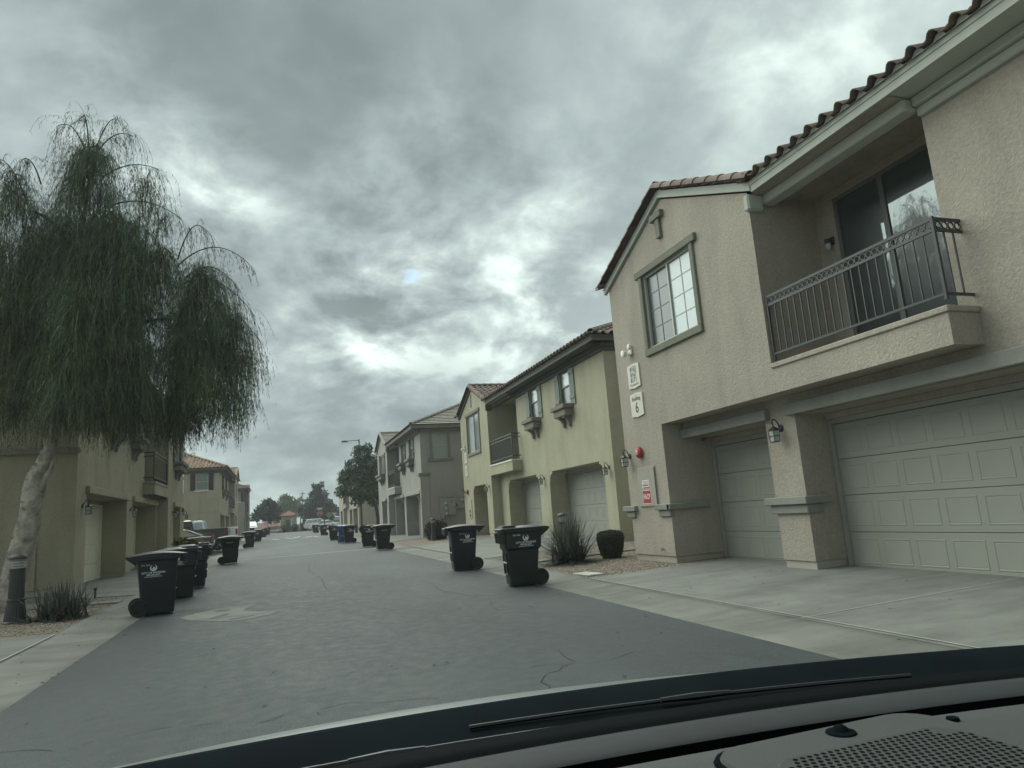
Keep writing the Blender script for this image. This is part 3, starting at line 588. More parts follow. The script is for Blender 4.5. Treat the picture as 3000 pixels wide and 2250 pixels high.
def townhouse(P):
    H = House(P['name'], P['label'], P['sx'], P['X'], P['Y0'], P['zb'], P.get('group'))
    y0 = P['Y0']; U = lambda y: y - y0; Lb = U(P['Y1']); ub = U(P['ub']); bal = U(P['bal']); m = P.get('m', .52); D = P.get('depth', 9.5); st = P['st']; tr = P['trim']; fa = P['fascia']; tiles = P['tiles']; flat = P.get('flat', False)
    dt = P.get('detail', 2); g0, zt = .2, 6.43; zo = 2.62; vd = 1.22; rb = 1.41; under = P.get('under'); uw = U(under) if under else ub      # the ground-floor main wall may run on under the bay
    wl = MB(); ops = [(U(a), U(b)) for a, b, *_ in P['doors']]
    wins = [(U(c) - w / 2, U(c) + w / 2, 4.92, 6.33) for c, w in P.get('wins', [])]
    um = bal + .25
    wall_u(wl, m, 0, uw, g0, 2.96, [(a, b, g0, zo, vd - m) for a, b in ops])
    wall_u(wl, m, 0, um, 2.96, zt + .15, [(*w, .1) for w in wins])
    bw = P.get('baywin'); bo = P.get('bayopen')
    hol = ([(U(bw[0]), U(bw[1]), bw[2], bw[3], .1)] if bw else [])
    uc = (ub + Lb) / 2; hw = (Lb - ub) / 2; zr = 6.5
    wall_u(wl, 0, ub, Lb, 2.96, zr, hol)
    wl.poly([(0, Lb, zr), (0, ub, zr), (0, uc, zr + SL * hw)])
    wall_u(wl, 0, uw, Lb, g0, 2.96, [(U(bo[0]), U(bo[1]), g0, 2.62, vd - .02)] if bo else [])
    wall_v(wl, ub, 0, rb, 2.96, zt + .05, -1); wall_v(wl, uw, 0, m, g0, 2.96, -1)
    wall_v(wl, Lb, 0, D, g0, 6.6, 1); wl.quad((D, 0, 0), (D, Lb, 0), (D, Lb, 6.6), (D, 0, 6.6))
    ew = P.get('endwin'); wall_v(wl, 0, m, D, g0, 6.6, -1, [ew] if ew else [], .1)
    # balcony recess, floor and parapet
    wall_u(wl, rb, um, ub, 3.0, zt, [(ub - 2.40, ub - .42, 3.03, 5.55 + .74, .08)]); wall_v(wl, um, m, rb, 3.0, zt + .05, 1)
    wl.quad((0, um, zt), (rb, um, zt), (rb, ub, zt), (0, ub, zt)); wl.quad((0, bal, 3.02), (0, ub, 3.02), (rb, ub, 3.02), (rb, bal, 3.02))
    wall_u(wl, 0, bal, ub, 2.96, 3.37); wall_v(wl, bal, 0, m, 2.96, 3.37, -1); wl.quad((0, bal, 2.96), (0, uw, 2.96), (m, uw, 2.96), (m, bal, 2.96)); wall_u(wl, .12, bal + .1, ub, 3.0, 3.36); 
    H.part('wall', wl, st)
    led = MB(); led.bbox(-.03, .14, bal - .03, ub - .005, 3.371, 3.45, .01); led.bbox(.141, m + .0, bal - .03, bal + .14, 3.371, 3.45, .01); H.part('balcony_ledge', led, P.get('ledge', tr))
    # plinth under the stucco
    edges = [0] + [q for o in sorted(ops) for q in o] + [uw]
    for a, b in zip(edges[::2], edges[1::2]):
        if b - a > .05: pl = MB(); pl.box(m + .025, vd + .06, a + .02, b - .02, -.25, g0); H.part('plinth', pl, P.get('plinth', M_PL))
    fr = [uw] + ([U(bo[0]), U(bo[1])] if bo else []) + [Lb]
    for a, b in zip(fr[::2], fr[1::2]): pl = MB(); pl.box(.025, vd + .06, a + .02, b - .02, -.25, g0); H.part('plinth', pl, P.get('plinth', M_PL))
    pl = MB(); pl.box(m + .03, D - .02, .025, .2, -.25, g0 - .003); H.part('plinth', pl, P.get('plinth', M_PL))
    # back of the recesses behind the doors, and the doors
    for (a, b), (ya, yb, cols, style) in zip(ops, P['doors']):
        j = .10; fl = MB(); fl.quad((vd + .06, b, 0), (vd + .06, a, 0), (vd + .06, a, zo + .05), (vd + .06, b, zo + .05)); H.part('recess', fl, st); hd = MB(); hd.box(vd - .075, vd + .055, a + .003, b - .003, 2.515, zo - .003); hd.box(vd - .05, vd + .055, a + .003, a + j - .092, 0, 2.515); hd.box(vd - .05, vd + .055, b - j + .092, b - .003, 0, 2.515); H.part('door_header', hd, st)
        garage_door(H, vd, a + j, b - j, .02, 2.42, cols, P.get('door', M_DOOR), dt > 0)
        if style == 'beam':
            bm = MB(); bm.bbox(m - .11, m + .05, a - .14, b + (.14 if abs(b - uw) > .1 else -.01), zo, zo + .2, .012); H.part('beam', bm, P.get('beam', tr))
        elif style == 'arch':
            for s_, e in ((1, a), (-1, b)):
                hb = MB(); pr = [(e, zo), (e, zo - .42), (e + s_ * .05, zo - .42)] + [(e + s_ * (.05 + .22 * (1 - math.cos(t))), zo - .40 + .30 * math.sin(t)) for t in [i * math.pi / 2 / 5 for i in range(6)]] + [(e + s_ * .34, zo - .08), (e + s_ * .34, zo)]
                hb.prism(pr, 0, m + .003, vd - .12); H.part('haunch', hb, st)
    if bo:
        a, b = U(bo[0]), U(bo[1]); fl = MB(); fl.quad((vd, b, 0), (vd, a, 0), (vd, a, 2.7), (vd, b, 2.7)); H.part('recess', fl, st)
        dm = MB(); dm.bbox(vd - .05, vd - .005, (a + b) / 2 - .46, (a + b) / 2 + .46, .02, 2.1, .01); H.part('entry_door', dm, P.get('entry', M_SF))
        if bo[2] == 'beam': bm = MB(); bm.bbox(-.11, .05, a - .12, b + .12, 2.62, 2.82, .012); H.part('beam', bm, P.get('beam', tr))
        elif bo[2] == 'arch':
            for s_, e in ((1, a), (-1, b)):
                hb = MB(); pr = [(e, 2.62), (e, 2.62 - .36), (e + s_ * .04, 2.26)] + [(e + s_ * (.04 + .18 * (1 - math.cos(t))), 2.28 + .26 * math.sin(t)) for t in [i * math.pi / 2 / 5 for i in range(6)]] + [(e + s_ * .28, 2.56), (e + s_ * .28, 2.62)]
                hb.prism(pr, 0, .003, vd - .12); H.part('haunch', hb, st)
    # windows
    for (a, b, c, d) in wins:
        window(H, m, a, b, c, d, 'hung', G_SKY if dt > 1 else G_BLIND, G_DRK, M_VINYL if dt < 2 else M_VINYLD)
        if P.get('shutters'): shutter(H, m, a - .46, a - .03, c - .06, d + .03, P['shutters']); shutter(H, m, b + .03, b + .46, c - .06, d + .03, P['shutters'])
        if P.get('shelves'): shelf(H, m, a - .1, b + .1, c - .02, P['shelves'])
    if bw:
        a, b = U(bw[0]), U(bw[1]); window(H, 0, a, b, bw[2], bw[3], bw[4], P.get('bg1', G_SKY), P.get('bg2', G_DRK), M_VINYL, bw[5] if len(bw) > 5 else (0, 0))
        if P.get('baysur'): surround(H, 0, a, b, bw[2], bw[3], P['baysur'])
        if P.get('bayshelf'): shelf(H, 0, a - .1, b + .1, bw[2] - .03, P['bayshelf'])
        if P.get('bayshut'): shutter(H, 0, a - .40, a - .03, bw[2] - .05, bw[3] + .03, P['bayshut']); shutter(H, 0, b + .03, b + .40, bw[2] - .05, bw[3] + .03, P['bayshut'])
    if ew:
        a, b, c, d = ew; window(H, 0, a, b, c, d, 'hung', G_BLIND, G_BLIND, M_VINYL, P.get('endgrid', (0, 0)), 'v', -1)
        if P.get('endshut'):
            for p, q in ((a - .42, a - .03), (b + .03, b + .42)):
                mb = MB(); n = 14
                for i in range(n): z = c - .05 + (d - c + .1) * i / n; mb.box(p + .03, q - .03, -.035, -.006, z + .008, z + (d - c + .1) / n - .008)
                mb.box(p, p + .03, -.045, -.002, c - .05, d + .05); mb.box(q - .03, q, -.045, -.002, c - .05, d + .05); mb.box(p, q, -.02, -.001, c - .05, d + .05); H.part('shutter', mb, P['endshut'])
            sl_ = MB(); sl_.bbox(a - .12, b + .12, -.1, -.001, c - .16, c - .03, .015); H.part('window_sill', sl_, M_SIGN)
        if P.get('endsur'):
            mb = MB(); mm = P['endsur']; mb.bbox(a - .16, a, -.05, .01, c, d, .012); mb.bbox(b, b + .16, -.05, .01, c, d, .012); mb.bbox(a - .3, b + .3, -.08, .01, c - .17, c - .001, .012); mb.bbox(a - .24, b + .24, -.07, .01, d + .001, d + .17, .012); H.part('window_surround', mb, mm)
    # sliding door at the back of the balcony
    f = MB(); a, b, c, d = ub - 2.40, ub - .42, 3.03, 6.29
    for q in ((a, a + .07, c, d), (b - .07, b, c, d), (a + .07, b - .07, d - .07, d), (a + .07, b - .07, c, c + .06), ((a + b) / 2 - .045, (a + b) / 2 + .045, c + .06, d - .07)): f.box(rb + .01, rb + .075, *q)
    sd = H.part('sliding_door', f, M_VINYLD)
    for i, (p, q) in enumerate(((a + .07, (a + b) / 2 - .045), ((a + b) / 2 + .045, b - .07))): g = MB(); g.box(rb + .035 + .012 * i, rb + .043 + .012 * i, p, q, c + .06, d - .07); H.part('pane', g, G_DOOR, sd)
    r = P.get('rail', {}); railing(H, .055, bal + .02, ub - .02, 3.53, 4.61, m, r.get('rings', False), r.get('nb', 18 if dt else 12), r.get('mat', M_RAIL))
    # eaves
    ve = m - .57; zf = 6.43
    fb = MB(); h = .17; u0 = -.42; u1 = ub - .17
    fb.box(ve, ve + .04, u0, u1, zf, zf + h); fb.box(ve - .014, ve - .001, u0 - .014, u1, zf + h * .70, zf + h + .03); fb.quad((ve + .04, u0, zf + .02), (m + .2, u0, zf + .02), (m + .2, u1, zf + .02), (ve + .04, u1, zf + .02))
    fb.bbox(m - .15, m + .02, -.15, um, zf - .12, zf + .018, .02); fb.bbox(m - .08, m + .02, -.08, um, zf - .25, zf - .121, .02)
    fb.bbox(m - .28, m + .0, um + .001, ub - .01, zf - .16, zf + .017, .03)
    fb.box(ve + .04, D, u0, u0 + .04, zf, zf + h); fb.box(ve - .013, D, u0 - .013, u0 - .001, zf + h * .70, zf + h + .03); fb.quad((ve + .04, u0 + .04, zf + .02), (ve + .04, .02, zf + .02), (D, .02, zf + .02), (D, u0 + .04, zf + .02)); fb.bbox(m + .021, D, -.15, .02, zf - .12, zf + .0185, .02); fb.bbox(m + .021, D, -.08, .02, zf - .25, zf - .121, .02)
    H.part('fascia', fb, fa)
    # rakes of the gabled bay
    rk = MB(); e = .16; za = zr + SL * (hw + e) - e * SL
    for s_, ue in ((1, ub), (-1, Lb)):
        p0 = (ue - s_ * e, zr - SL * e + .03); p1 = (uc, zr + SL * hw + .03); pr = [p0, p1, (p1[0], p1[1] + .16), (p0[0], p0[1] + .16)]; rk.prism(pr, 0, -.065 - (.001 if s_ < 0 else 0), .02)
    rk.bbox(-.08, .25, ub - .1, ub + .04, zr - .36, zr - .06, .03)
    H.part('rake_trim', rk, P.get('rake', tr))
    # roof sheets
    ro = MB(); vr = ve + 4.9; z0 = zf + h + .03; zR = z0 + SL * (vr - ve); vb = 2 * vr - ve; un = u0; up_ = un + (vr - ve); uf = Lb + .3
    ro.poly([(vb, un, z0), (vb, uf, z0), (vr, uf, zR), (vr, up_, zR)][::-1]); ro.poly([(ve, un, z0), (vb, un, z0), (vr, up_, zR)])
    ro.poly([(ve, uf, z0), (vb, uf, z0), (vr, uf, zR)][::-1])
    zB = zr + .19 - SL * e; uB = ub - e; zP = zB + SL * (hw + e); vt = ve + (zP - z0) / SL
    ro.poly([(-.07, uB, zB), (-.07, uc, zP), (vt, uc, zP), (ve, uB, zB)]); ro.poly([(-.07, Lb + e, zB), (vt + 2, Lb + e, zB), (vt + 2, uc, zP), (-.07, uc, zP)])
    ro.poly([(ve, un, z0), (ve, uB, z0), (vt, uc, z0 + SL * (vt - ve)), (vr, uf, zR), (vr, up_, zR)])
    R = H.part('roof', ro, M_UNDER)
    # filler that closes the hollows under the eave tiles
    if not flat and dt > 1:
        cf = MB(); k = int((u1 - u0) / .305)
        pr = [(0, .0), (.015, .02), (.045, .058), (.085, .074), (.125, .058), (.155, .02), (.175, -.002), (.24, -.006), (.305, -.002)]; pts = [(u0 + i * .305 + a, z0 + b + .01) for i in range(k) for a, b in pr[:-1]]
        cf.add([(ve - .05, u, z - .012) for u, z in pts] + [(ve - .045, u, z0 - .012) for u, z in pts], [(i + 1, i, len(pts) + i, len(pts) + i + 1) for i in range(len(pts) - 1)]); H.part('eave_closure', cf, P.get('closure', fa), R)
    sg = P.get('single', (0, 0, 0))
    tl = lambda *a, **k: tile_field(H, R, *a, **k) if dt > 0 or True else 0
    xv = lambda u: u        # valley of the bay
    tl((ve - .05, un + .02, z0 - .01), (0, 1, 0), (1 / SN, 0, SL / SN), uf - un, 4.9 * SN, lambda a, b: a > b / SN - .1 and not (un + a > uB - .1 and b / SN < min(un + a - uB, 2 * (hw + e) - (un + a - uB)) ), tiles, flat, sg[0])
    tl((ve - .0, un, z0 - .01), (1, 0, 0), (0, 1 / SN, SL / SN), vb - ve, 4.9 * SN, lambda a, b: b / SN - .1 < a < (vb - ve) - b / SN, tiles, flat, sg[1], order=lambda rc: rc[1] + rc[0])
    tl((-.10, uB - .05, zB - .01), (1, 0, 0), (0, 1 / SN, SL / SN), vt + .4, (hw + e) * SN, lambda a, b: a - .10 < ve + b / SN and b / SN < hw + e, tiles, flat, sg[2], order=lambda rc: rc[1] + rc[0])
    if dt > 0:
        cap_tiles(H, R, (-.1, uB - .1, zB - .01), (-.1, uc, zP + .02), tiles, .12, 'rake_tile', lift=.03); cap_tiles(H, R, (-.1, Lb + e + .1, zB - .01), (-.1, uc, zP + .02), tiles, .12, 'rake_tile', lift=.03)
        cap_tiles(H, R, (-.12, uc, zP + .09), (vt, uc, zP + .09), tiles); cap_tiles(H, R, (ve - .02, un - .02, z0 + .07), (vr, up_, zR + .08), tiles)
        cap_tiles(H, R, (vr, up_, zR + .08), (vr, uf, zR + .08), tiles)
    H.roof = R; H.U = U; H.m = m; H.zb = P['zb']
    return H
KH = 'two storey stucco town houses along the lane'
B6 = townhouse(dict(name='town_house', label='nearest tan stucco town house with ringed balcony railing and pale green trim, Building 6 sign', group=KH, sx=1, X=7.75, Y0=-3.4, Y1=14.75, ub=9.32, bal=6.06, zb=.1, under=13.0, st=M_ST6, trim=M_TR6, ledge=M_ST6, fascia=M_TR6, beam=M_BAND, tiles=M_TILE, doors=[(-2.6, 2.2, 8, 'beam'), (4.55, 9.55, 8, 'beam'), (10.32, 12.995, 4, 'beam')], wins=[(1.5, .95)], baywin=(11.18, 13.12, 4.64, 6.30, 'slide', (2, 4)), baysur=M_FR6, rail=dict(rings=True, nb=21), single=(44, 0, 0), closure=M_TR6))
B7 = townhouse(dict(name='town_house', label='olive yellow stucco town house with grey green shutters beyond the tan one, Building 7 sign', group=KH, sx=1, X=9.70, Y0=20.2, Y1=37.9, ub=32.5, bal=29.1, m=.45, zb=.28, st=M_ST7, trim=M_ST7, ledge=M_SIGN, fascia=M_FA7, rake=M_FA7, tiles=M_TILE, doors=[(20.95, 25.95, 8, 'arch'), (27.1, 31.3, 4, 'arch')], bayopen=(33.4, 35.95, 'arch'), wins=[(23.6, .95), (27.0, .95)], shutters=M_SH7, shelves=M_SF, baywin=(34.05, 36.4, 4.38, 6.38, 'slide'), baysur=M_SF, bg1=G_DRK, bg2=G_SKY, rail=dict(rings=False, nb=26), endwin=(1.75, 2.75, 4.9, 6.2), endshut=M_SH7, single=(70, 24, 120)))
B8 = townhouse(dict(name='town_house', label='grey stucco town house with flat tile hip roof and meter boxes on its end wall', group=KH, sx=1, X=7.50, Y0=41.0, Y1=57.0, ub=51.7, bal=48.6, m=.45, zb=.29, st=M_ST8, trim=M_ST8, ledge=M_SIGN, fascia=M_FA8, rake=M_FA8, tiles=M_TILEF, flat=True, door=M_ST8, doors=[(41.6, 46.8, 8, 'beam'), (47.5, 51.3, 4, 'beam')], bayopen=(52.6, 55.2, 'beam'), wins=[(43.9, .95), (47.0, .95)], shutters=M_SHD, shelves=M_SF, baywin=(53.0, 55.4, 4.7, 6.2, 'slide'), bg1=G_DRK, bg2=G_DRK, bayshelf=M_SF, bayshut=M_SHD, endwin=(1.20, 2.12, 4.62, 6.16), endsur=M_FA8, detail=1))
B9 = townhouse(dict(name='town_house', label='cream stucco town house farthest along the lane, half hidden by the leafy tree', group=KH, sx=1, X=8.0, Y0=82.0, Y1=104.0, ub=97.0, bal=93.6, m=.45, zb=.52, st=M_ST9, trim=M_ST9, fascia=M_FA8, rake=M_FA8, tiles=M_TILEB, doors=[(83.0, 88.5, 8, 'beam'), (89.5, 93.0, 4, 'beam')], bayopen=(98.5, 101.5, 'beam'), wins=[(86.0, .95), (90, .95)], shutters=M_SHD, baywin=(99, 101.2, 4.7, 6.2, 'slide'), detail=0))
L1 = townhouse(dict(name='town_house', label='khaki stucco town house behind the weeping tree with cream garage doors', group=KH, sx=-1, X=-4.62, Y0=20.9, Y1=38.9, ub=33.6, bal=30.2, m=.42, zb=.17, st=M_STL1, trim=M_STL1, beam=M_STL1, fascia=M_FAL, rake=M_FAL, tiles=M_TILE, door=M_DOORL, doors=[(21.95, 27.3, 8, 'beam'), (28.3, 33.2, 8, 'beam')], bayopen=(35.2, 37.6, 'beam'), wins=[(24.9, .95), (28.2, .95)], shutters=M_SHM, shelves=M_SF, baywin=(35.2, 37.0, 4.7, 6.25, 'slide'), bayshelf=M_SF, bayshut=M_SHM, rail=dict(nb=24, mat=M_BLK)))
L2 = townhouse(dict(name='town_house', label='beige stucco town house with sandy tile hip roof and maroon shutters, behind the parked pickups', group=KH, sx=-1, X=-4.55, Y0=65.0, Y1=84.6, ub=79.2, bal=75.8, m=.40, zb=.38, st=M_STL2, trim=M_STL2, fascia=M_FAL, rake=M_FAL, tiles=M_TILEB, doors=[(66.0, 71.0, 8, 'beam'), (72.0, 77.0, 4, 'beam')], bayopen=(80.4, 82.6, 'beam'), wins=[(68.6, .95), (72.6, .95)], shutters=M_SHM, shelves=M_SF, baywin=(80.6, 82.8, 4.7, 6.2, 'slide'), endwin=(1.30, 2.28, 4.80, 6.18), endshut=M_SHM, endgrid=(2, 2), detail=1, single=(0, 150, 0)))
L3 = townhouse(dict(name='town_house', label='pale grey stucco town house farthest along the other side, brown eaves', group=KH, sx=-1, X=-4.3, Y0=102.0, Y1=110.5, ub=106.8, bal=104.5, m=.40, zb=.56, st=M_STL3, trim=M_STL3, fascia=M_FAL, rake=M_FAL, tiles=M_TILE, doors=[(102.6, 104.8, 4, 'beam')], bayopen=(107.6, 109.4, 'beam'), wins=[(103.6, .9)], shutters=M_SHM, baywin=(107.6, 109.6, 4.7, 6.2, 'slide'), endwin=(.85, 1.75, 4.9, 6.2), endshut=M_SHM, detail=0))
def house_details():
    # tan house: pier caps, gable ornament
    H = B6; U = H.U
    def cap(name, v0, v1, a, b, z=1.09):
        mb = MB(); mb.bbox(v0, v1, a, b, z + .07, z + .19, .012); mb.bbox(v0 + .05, v1, a + .1, b - .1, z - .07, z + .069, .012); return H.part(name, mb, M_BAND)
    cap('band', -.10, .10, U(14.42), U(14.99)); 
    mb = MB(); mb.bbox(-.10, .9, U(12.88), U(12.999), 1.16, 1.28, .012); mb.bbox(-.10, .05, U(12.9), U(13.52), 1.159, 1.281, .012); mb.bbox(-.05, .05, U(12.97), U(13.42), 1.02, 1.158, .012); H.part('band', mb, M_BAND)
    mb = MB(); mb.bbox(H.m - .12, .95, U(9.44), U(10.50), 1.13, 1.26, .012); mb.bbox(H.m - .06, .80, U(9.50), U(10.42), .98, 1.129, .012); H.part('pier_cap', mb, M_BAND)
    mb = MB(); mb.bbox(-.10, .01, U(11.97), U(12.42), 7.27, 7.42, .012); mb.bbox(-.07, .01, U(12.10), U(12.26), 6.85, 7.269, .012); H.part('gable_ornament', mb, M_FR6)
    # olive house: wrought ornament
    H = B7; U = H.U; mb = MB(); c = U(35.28)
    mb.tube([(-.04, c, 6.75), (-.04, c, 7.45)], .014)
    for k in range(5):
        z = 6.82 + k * .14; mb.tube([(-.04, c - .1, z + .03), (-.04, c - .05, z), (-.04, c + .05, z), (-.04, c + .1, z + .03)], .010, 6)
    H.part('gable_ornament', mb, M_BLK)
    # grey house: corner pilaster
    H = B8; mb = MB(); mb.bbox(H.m - .1, H.m + .42, -.08, .3, -.2, 3.62, .012); H.part('pilaster', mb, M_ST8); mb = MB(); mb.bbox(H.m - .2, H.m + .52, -.16, .4, 3.621, 3.80, .02); H.part('pilaster_cap', mb, M_FA8)
    # meters
    mb = MB(); a = 1.45
    for x0, x1, z0, z1, d in ((a, a + .46, 1.05, 2.25, .16), (a + .461, a + .90, 1.25, 2.22, .2), (a + .901, a + 1.15, 1.58, 2.28, .14), (a + 1.151, a + 1.5, 1.58, 2.28, .17)): mb.bbox(x0, x1, -d, -.001, z0, z1, .012)
    mb.bbox(a - .04, a + 1.52, -.08, -.001, 2.281, 2.32, .01); mb.tube([(a + .68, -.06, 1.25), (a + .68, -.06, 0)], .05, 10)
    me = H.part('meter_cabinet', mb, mat('meter_paint', (.33, .325, .295), .6, .05, 5))
    for x, z in ((a + .34, 1.92), (a + .34, 1.62), (a + .34, 1.32), (a + 1.32, 2.05)):
        g = MB(); g.lathe([(.0, -.30), (.07, -.29), (.085, -.24), (.085, -.19), (.10, -.185), (.10, -.155)], 14, (x, 0, z), 1); H.part('meter', g, M_GLS, me)
    for x, z in ((a + .68, 2.0), (a + .25, 1.15), (a + 1.0, 1.8)):
        g = MB(); g.box(x - .012, x + .012, -.225, -.155, z - .09, z + .09); H.part('handle', g, M_BLK, me)
    # khaki house: pilaster on the end wall, ledge bands
    H = L1; mb = MB(); mb.bbox(1.25, 1.32, -.05, .01, .2, 6.3, .01); H.part('corner_band', mb, M_STL1); mb = MB(); mb.bbox(H.m - .06, 4.5, -.10, .0, 3.62, 3.78, .02); H.part('belt_course', mb, M_SF)
    H = L2; mb = MB(); mb.box(H.m, 6, -.012, -.001, 2.86, 2.90); mb.box(1.0, 3.6, -.014, -.002, 1.30, 1.33); H.part('control_joint', mb, M_STL1)
house_details()
# ------------------------------------------------------------------ fixtures on the walls
def lantern_proto():
    t = thing('wall_lantern', 'x', 'wall lantern', group='wall lanterns beside the garage doors'); m = M_BLK
    # local: wall plane x = 0, the lantern hangs out towards -x
    b = MB(); b.lathe([(.0, .0), (.065, .0), (.06, .02), (.03, .035), (0, .036)], 12, (0, 0, .02), 0); b.v = [(-p[0], p[1], p[2]) for p in b.v]; b.f = [f[::-1] for f in b.f]; b.build('backplate', m, t)
    a = MB(); a.tube([(-.02, 0, .02), (-.05, 0, .10), (-.09, 0, .165), (-.14, 0, .18), (-.175, 0, .15), (-.18, 0, .10), (-.16, 0, .085), (-.145, 0, .10)], [.012, .012, .011, .011, .010, .009, .008, .006], 8); a.tube([(-.17, 0, .14), (-.16, 0, .06)], .008, 6); a.build('arm', m, t, smooth=True)
    c = MB(); c.lathe([(0, .075), (.02, .07), (.035, .04), (.05, .035), (.095, .0), (.098, -.012), (.0, -.013)], 6, (-.16, 0, 0)); c.build('cap', m, t)
    k = MB()
    for i in range(4):
        an = math.pi / 4 + i * math.pi / 2; k.tube([(-.16 + .095 * math.cos(an), .095 * math.sin(an), -.013), (-.16 + .08 * math.cos(an), .08 * math.sin(an), -.21)], .007, 4)
    for z, r in ((-.21, .08), (-.11, .0875)):
        for i in range(4):
            p, q = math.pi / 4 + i * math.pi / 2, math.pi / 4 + (i + 1) * math.pi / 2; k.tube([(-.16 + r * math.cos(p), r * math.sin(p), z), (-.16 + r * math.cos(q), r * math.sin(q), z)], .006, 4)
    k.build('cage', m, t)
    g = MB(); g.loft([[(-.16 + r * math.cos(math.pi / 4 + i * math.pi / 2), r * math.sin(math.pi / 4 + i * math.pi / 2), z) for i in range(4)] for r, z in ((.072, -.20), (.086, -.02))]); g.build('glass', M_GLS, t)
    return t
LAN = [(8.27, 9.93, 2.52, 1, 'black wall lantern on the pier between the two garage doors of the tan house'), (7.75, 14.55, 2.50, 1, 'black wall lantern on the far edge of the tan house, beside the red fire bell'),
       (10.15, 20.55, 2.62, 1, 'black wall lantern at the near corner of the olive house'), (10.15, 26.52, 2.66, 1, 'black wall lantern between the two garage doors of the olive house'), (9.70, 32.95, 2.70, 1, 'black wall lantern beside the arched entry of the olive house'), (9.70, 37.72, 2.68, 1, 'black wall lantern at the far edge of the olive house, above its grey panel'),
       (7.95, 41.32, 2.72, 1, 'wall lantern on the grey house at its nearest garage, beside the pilaster'), (7.95, 47.15, 2.74, 1, 'wall lantern between the two garages of the grey house'), (7.50, 52.3, 2.76, 1, 'wall lantern beside the farthest doorway of the grey house'),
       (-5.04, 21.5, 2.42, -1, 'black wall lantern at the nearest cream garage door of the khaki house'), (-5.04, 27.8, 2.46, -1, 'black wall lantern between the two cream garage doors of the khaki house'), (-4.62, 34.9, 2.50, -1, 'wall lantern beside the shaded entry of the khaki house'), (-4.62, 38.6, 2.50, -1, 'wall lantern at the far edge of the khaki house, above the parked cars')]
_l = lantern_proto()
for i, (x, y, z, s, lab) in enumerate(LAN):
    o = _l if i == 0 else copy_tree(_l); o.location = (x, y, z); o.rotation_euler.z = 0 if s > 0 else math.pi; o['label'] = lab
